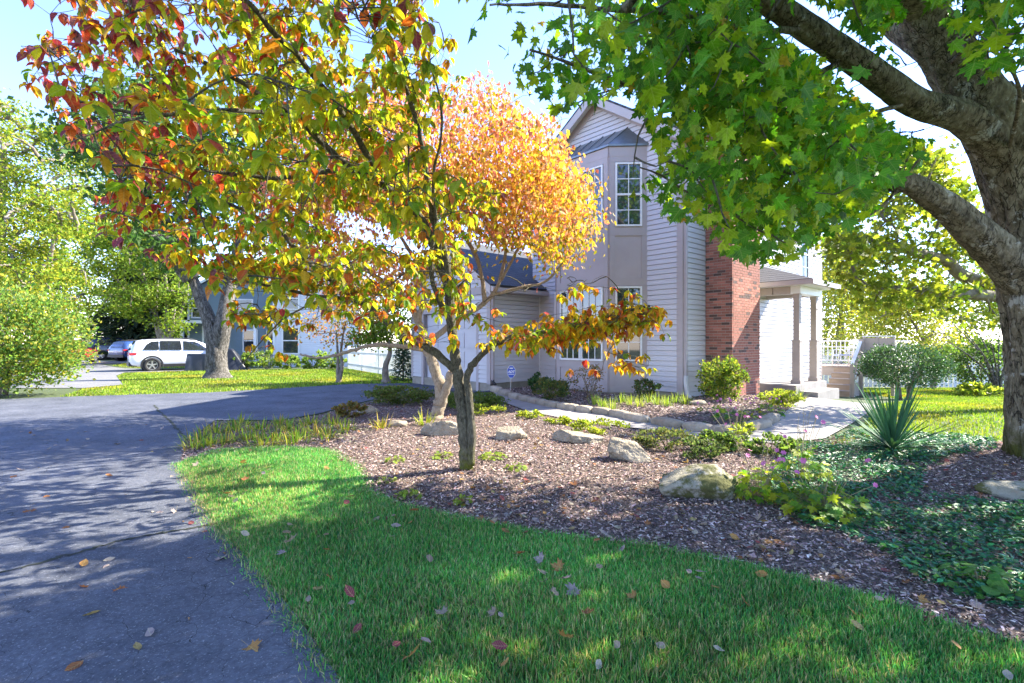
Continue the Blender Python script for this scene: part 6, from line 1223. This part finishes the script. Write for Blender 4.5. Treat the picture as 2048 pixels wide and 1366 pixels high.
x, y = in_poly(lawn4, 90); blades('lawn_grass', 'strip of lawn behind the white vehicle', x, y, 0.09+0*x, np.full(len(x), 0.04), [(0.22, 0.34, 0.03), (0.32, 0.40, 0.04)])
# ragged edge of the lawn over the driveway and the mulch
def chips(name, label, poly, dens, pal, lo=0.015, hi=0.05, fall=None):
    x, y = in_poly(poly, dens); 
    if fall is not None: k = rng.uniform(size=len(x)) < fall(x, y); x = x[k]; y = y[k]
    n = len(x); a = rng.uniform(0, 6.28, n); tip = np.column_stack([np.cos(a), np.sin(a), rng.normal(size=n)*0.22]); L = rng.uniform(lo, hi, n); W_ = L*rng.uniform(0.18, 0.45, n)
    o = scatter(name, [(-0.5,0,0),(0.5,0.06,0.05),(0.42,1,0),(-0.45,0.94,0.08)], [(0,1,2),(0,2,3)], np.column_stack([x, y, H(x, y)+0.014+rng.uniform(0, 0.016, n)]), frames(tip, rnd(n)*0.35+np.array([0, 0, 1])), np.column_stack([W_, L, L]), pick(n, pal, None, 0.3), M['chip'], smooth=False); return put(o, label, 'mulch')
MC = [(0.27, 0.195, 0.165), (0.13, 0.09, 0.075), (0.38, 0.285, 0.245), (0.56, 0.45, 0.40), (0.07, 0.05, 0.045), (0.31, 0.225, 0.195)]
chips('mulch_chips', 'shredded bark mulch in the island bed', bed_poly, 4200, MC, 0.008, 0.038, lambda x, y: np.clip(1.5-(y-3)/6, 0.35, 1))
chips('mulch_chips', 'pale mulch and litter in the bed along the house', bed2_poly, 900, MC+[(0.5, 0.40, 0.34)], 0.025, 0.06)

# ------------------------------------------------------------------ fallen leaves
DRY = [(0.42, 0.33, 0.27), (0.34, 0.25, 0.19), (0.48, 0.25, 0.08), (0.40, 0.15, 0.06), (0.38, 0.30, 0.30), (0.30, 0.06, 0.08), (0.52, 0.44, 0.36), (0.46, 0.34, 0.14)]
DRY = [tuple(0.78*q_ for q_ in c_) for c_ in DRY]
DRYN = ['tan', 'brown', 'orange', 'rust-red', 'greyish', 'purple-red', 'pale beige', 'ochre']
CURL = [(a, b_, 0.9*a*a+0.5*a*b_+0.35*(b_-0.5)**2-0.05) for a, b_, c in DOG_V]; CURLM = [(a, b_, 0.55*a*a+0.25*a+0.35*(b_-0.4)**2-0.05) for a, b_, c in MAP_V]
FP = leaf_protos(CURL, DOG_F, DRY, M['dryleaf'], 'fallen_leaf')+leaf_protos(CURLM, MAP_F, DRY[:5], M['dryleaf'], 'fallen_leaf')
def place(x, y, xs, ys):
    a = np.searchsorted(np.quantile(xs, [0.33, 0.66]), x); b = np.searchsorted(np.quantile(ys, [0.25, 0.5, 0.75]), y)
    return ' '+['nearest', 'nearer', 'farther', 'farthest'][b]+' part, '+['left', 'middle', 'right'][a]
def fall_leaves(poly, n, label, group, lift, lo, hi, maple=0.25):
    x, y = in_poly(poly, n*6/max(1e-3, abs(sum(poly[i][0]*poly[(i+1) % len(poly)][1]-poly[(i+1) % len(poly)][0]*poly[i][1] for i in range(len(poly))))/2))
    wgt = 1.0/np.maximum(y, 1.0)**0.8; q = rng.choice(len(x), min(n, len(x)), replace=False, p=wgt/wgt.sum())
    for i in q:
        k_m = rng.uniform() < maple; k_ = int(rng.integers(5 if k_m else len(DRY))); m_ = FP[k_+(len(DRY) if k_m else 0)]; o = bpy.data.objects.new('fallen_leaf', m_); COL.objects.link(o); s = rng.uniform(lo, hi); o.scale = (s, s, s)
        o.location = (x[i], y[i], float(H(x[i], y[i]))+lift); o.rotation_euler = (rng.normal()*0.35, rng.normal()*0.35, rng.uniform(0, 6.28)); put(o, (DRYN[k_]+(' lobed' if k_m else '')+' '+label+','+place(x[i], y[i], x[q], y[q])), 'leaf', group)
vis_lawn = [p for p in lawn1 if p[1] > 2.0]
fall_leaves(vis_lawn, 95, 'fallen leaf on the front lawn', 'fallen leaves on the lawn', 0.055, 0.05, 0.09)
fall_leaves([G(*p) for p in [(30,1366),(30,860),(300,840),(360,900),(360,930),(400,1040),(500,1150),(640,1340)]], 50, 'fallen leaf on the asphalt driveway', 'fallen leaves on the driveway', 0.022, 0.05, 0.085)
fall_leaves([G(*p) for p in [(760,970),(1000,960),(1300,990),(1640,1080),(1780,1110),(2000,1240),(1780,1200),(1500,1130),(1300,1090),(1100,1070),(900,1035),(800,1010)]], 110, 'fallen leaf on the mulch near the lawn', 'fallen leaves on the mulch', 0.03, 0.045, 0.085)
x, y = in_poly(bed_poly, 26); n = len(x); scatter('leaf_litter', CURL, DOG_F, np.column_stack([x, y, H(x, y)+0.03]), frames(np.column_stack([rng.normal(size=n), rng.normal(size=n), rng.normal(size=n)*0.3]), rnd(n)*0.3+np.array([0, 0, 1])), rng.uniform(0.035, 0.07, n), pick(n, DRY), M['dryleaf']); put(bpy.data.objects['leaf_litter'], 'small dry leaves scattered over the mulch bed', 'leaf litter')

# ------------------------------------------------------------------ frayed lawn edge, dead blades and the mossy cracks of the driveway
def edge_pts(px_list, n, sd):
    w_ = np.array([G(*p) for p in px_list]); seg = np.linalg.norm(np.diff(w_, axis=0), axis=1); t = np.concatenate([[0], np.cumsum(seg)]); q = rng.uniform(0, t[-1], n)
    return np.interp(q, t, w_[:, 0])+rng.normal(size=n)*sd, np.interp(q, t, w_[:, 1])+rng.normal(size=n)*sd
E1 = [(690,1366),(605,1245),(510,1130),(435,1055),(397,985),(360,930)]; E2 = [(660,903),(716,938),(732,984),(793,1013),(900,1038),(1100,1076),(1300,1096),(1500,1138),(1640,1178),(1780,1212),(1900,1259),(2048,1298)]
x, y = edge_pts(E1, 7000, 0.05); blades('lawn_fringe', 'straggling lawn edge over the driveway', x, y, 0.06+0*x, np.full(len(x), 0.006), LG+[(0.34, 0.30, 0.16), (0.40, 0.36, 0.22)], lean=0.9)
x, y = edge_pts(E2, 6000, 0.045); blades('lawn_fringe', 'straggling lawn edge over the mulch', x, y, 0.05+0*x, np.full(len(x), 0.006), LG, lean=0.8)
def crack(px_list, wd, label):
    p = smooth_path(np.array([[*G(*q), 0] for q in px_list]), 60); p[:, 0] += rng.normal(size=60)*0.012; p[:, 1] += rng.normal(size=60)*0.012; w_ = wd*rng.uniform(0.3, 1.3, 60); d = np.gradient(p, axis=0); d /= np.linalg.norm(d, axis=1)[:, None]; s = np.column_stack([-d[:, 1], d[:, 0], 0*w_])*w_[:, None]
    v = np.stack([p-s, p+s], axis=1).reshape(-1, 3); v[:, 2] = H(v[:, 0], v[:, 1])+0.0205; me = mesh_np('driveway_crack', v, np.array([[2*i, 2*i+1, 2*i+3, 2*i+2] for i in range(59)])); me.materials.append(M['crack']); o = link('driveway_crack', me, None, bpy.data.objects['driveway'])
M['crack'] = simple('crack', (0.035, 0.045, 0.018), (0.012, 0.013, 0.012), 12.0, 0.95, 0.5)
crack([(-40,1162),(120,1120),(250,1085),(340,1068),(430,1052)], 0.016, ''); crack([(308,812),(335,840),(365,872),(385,905)], 0.02, '')
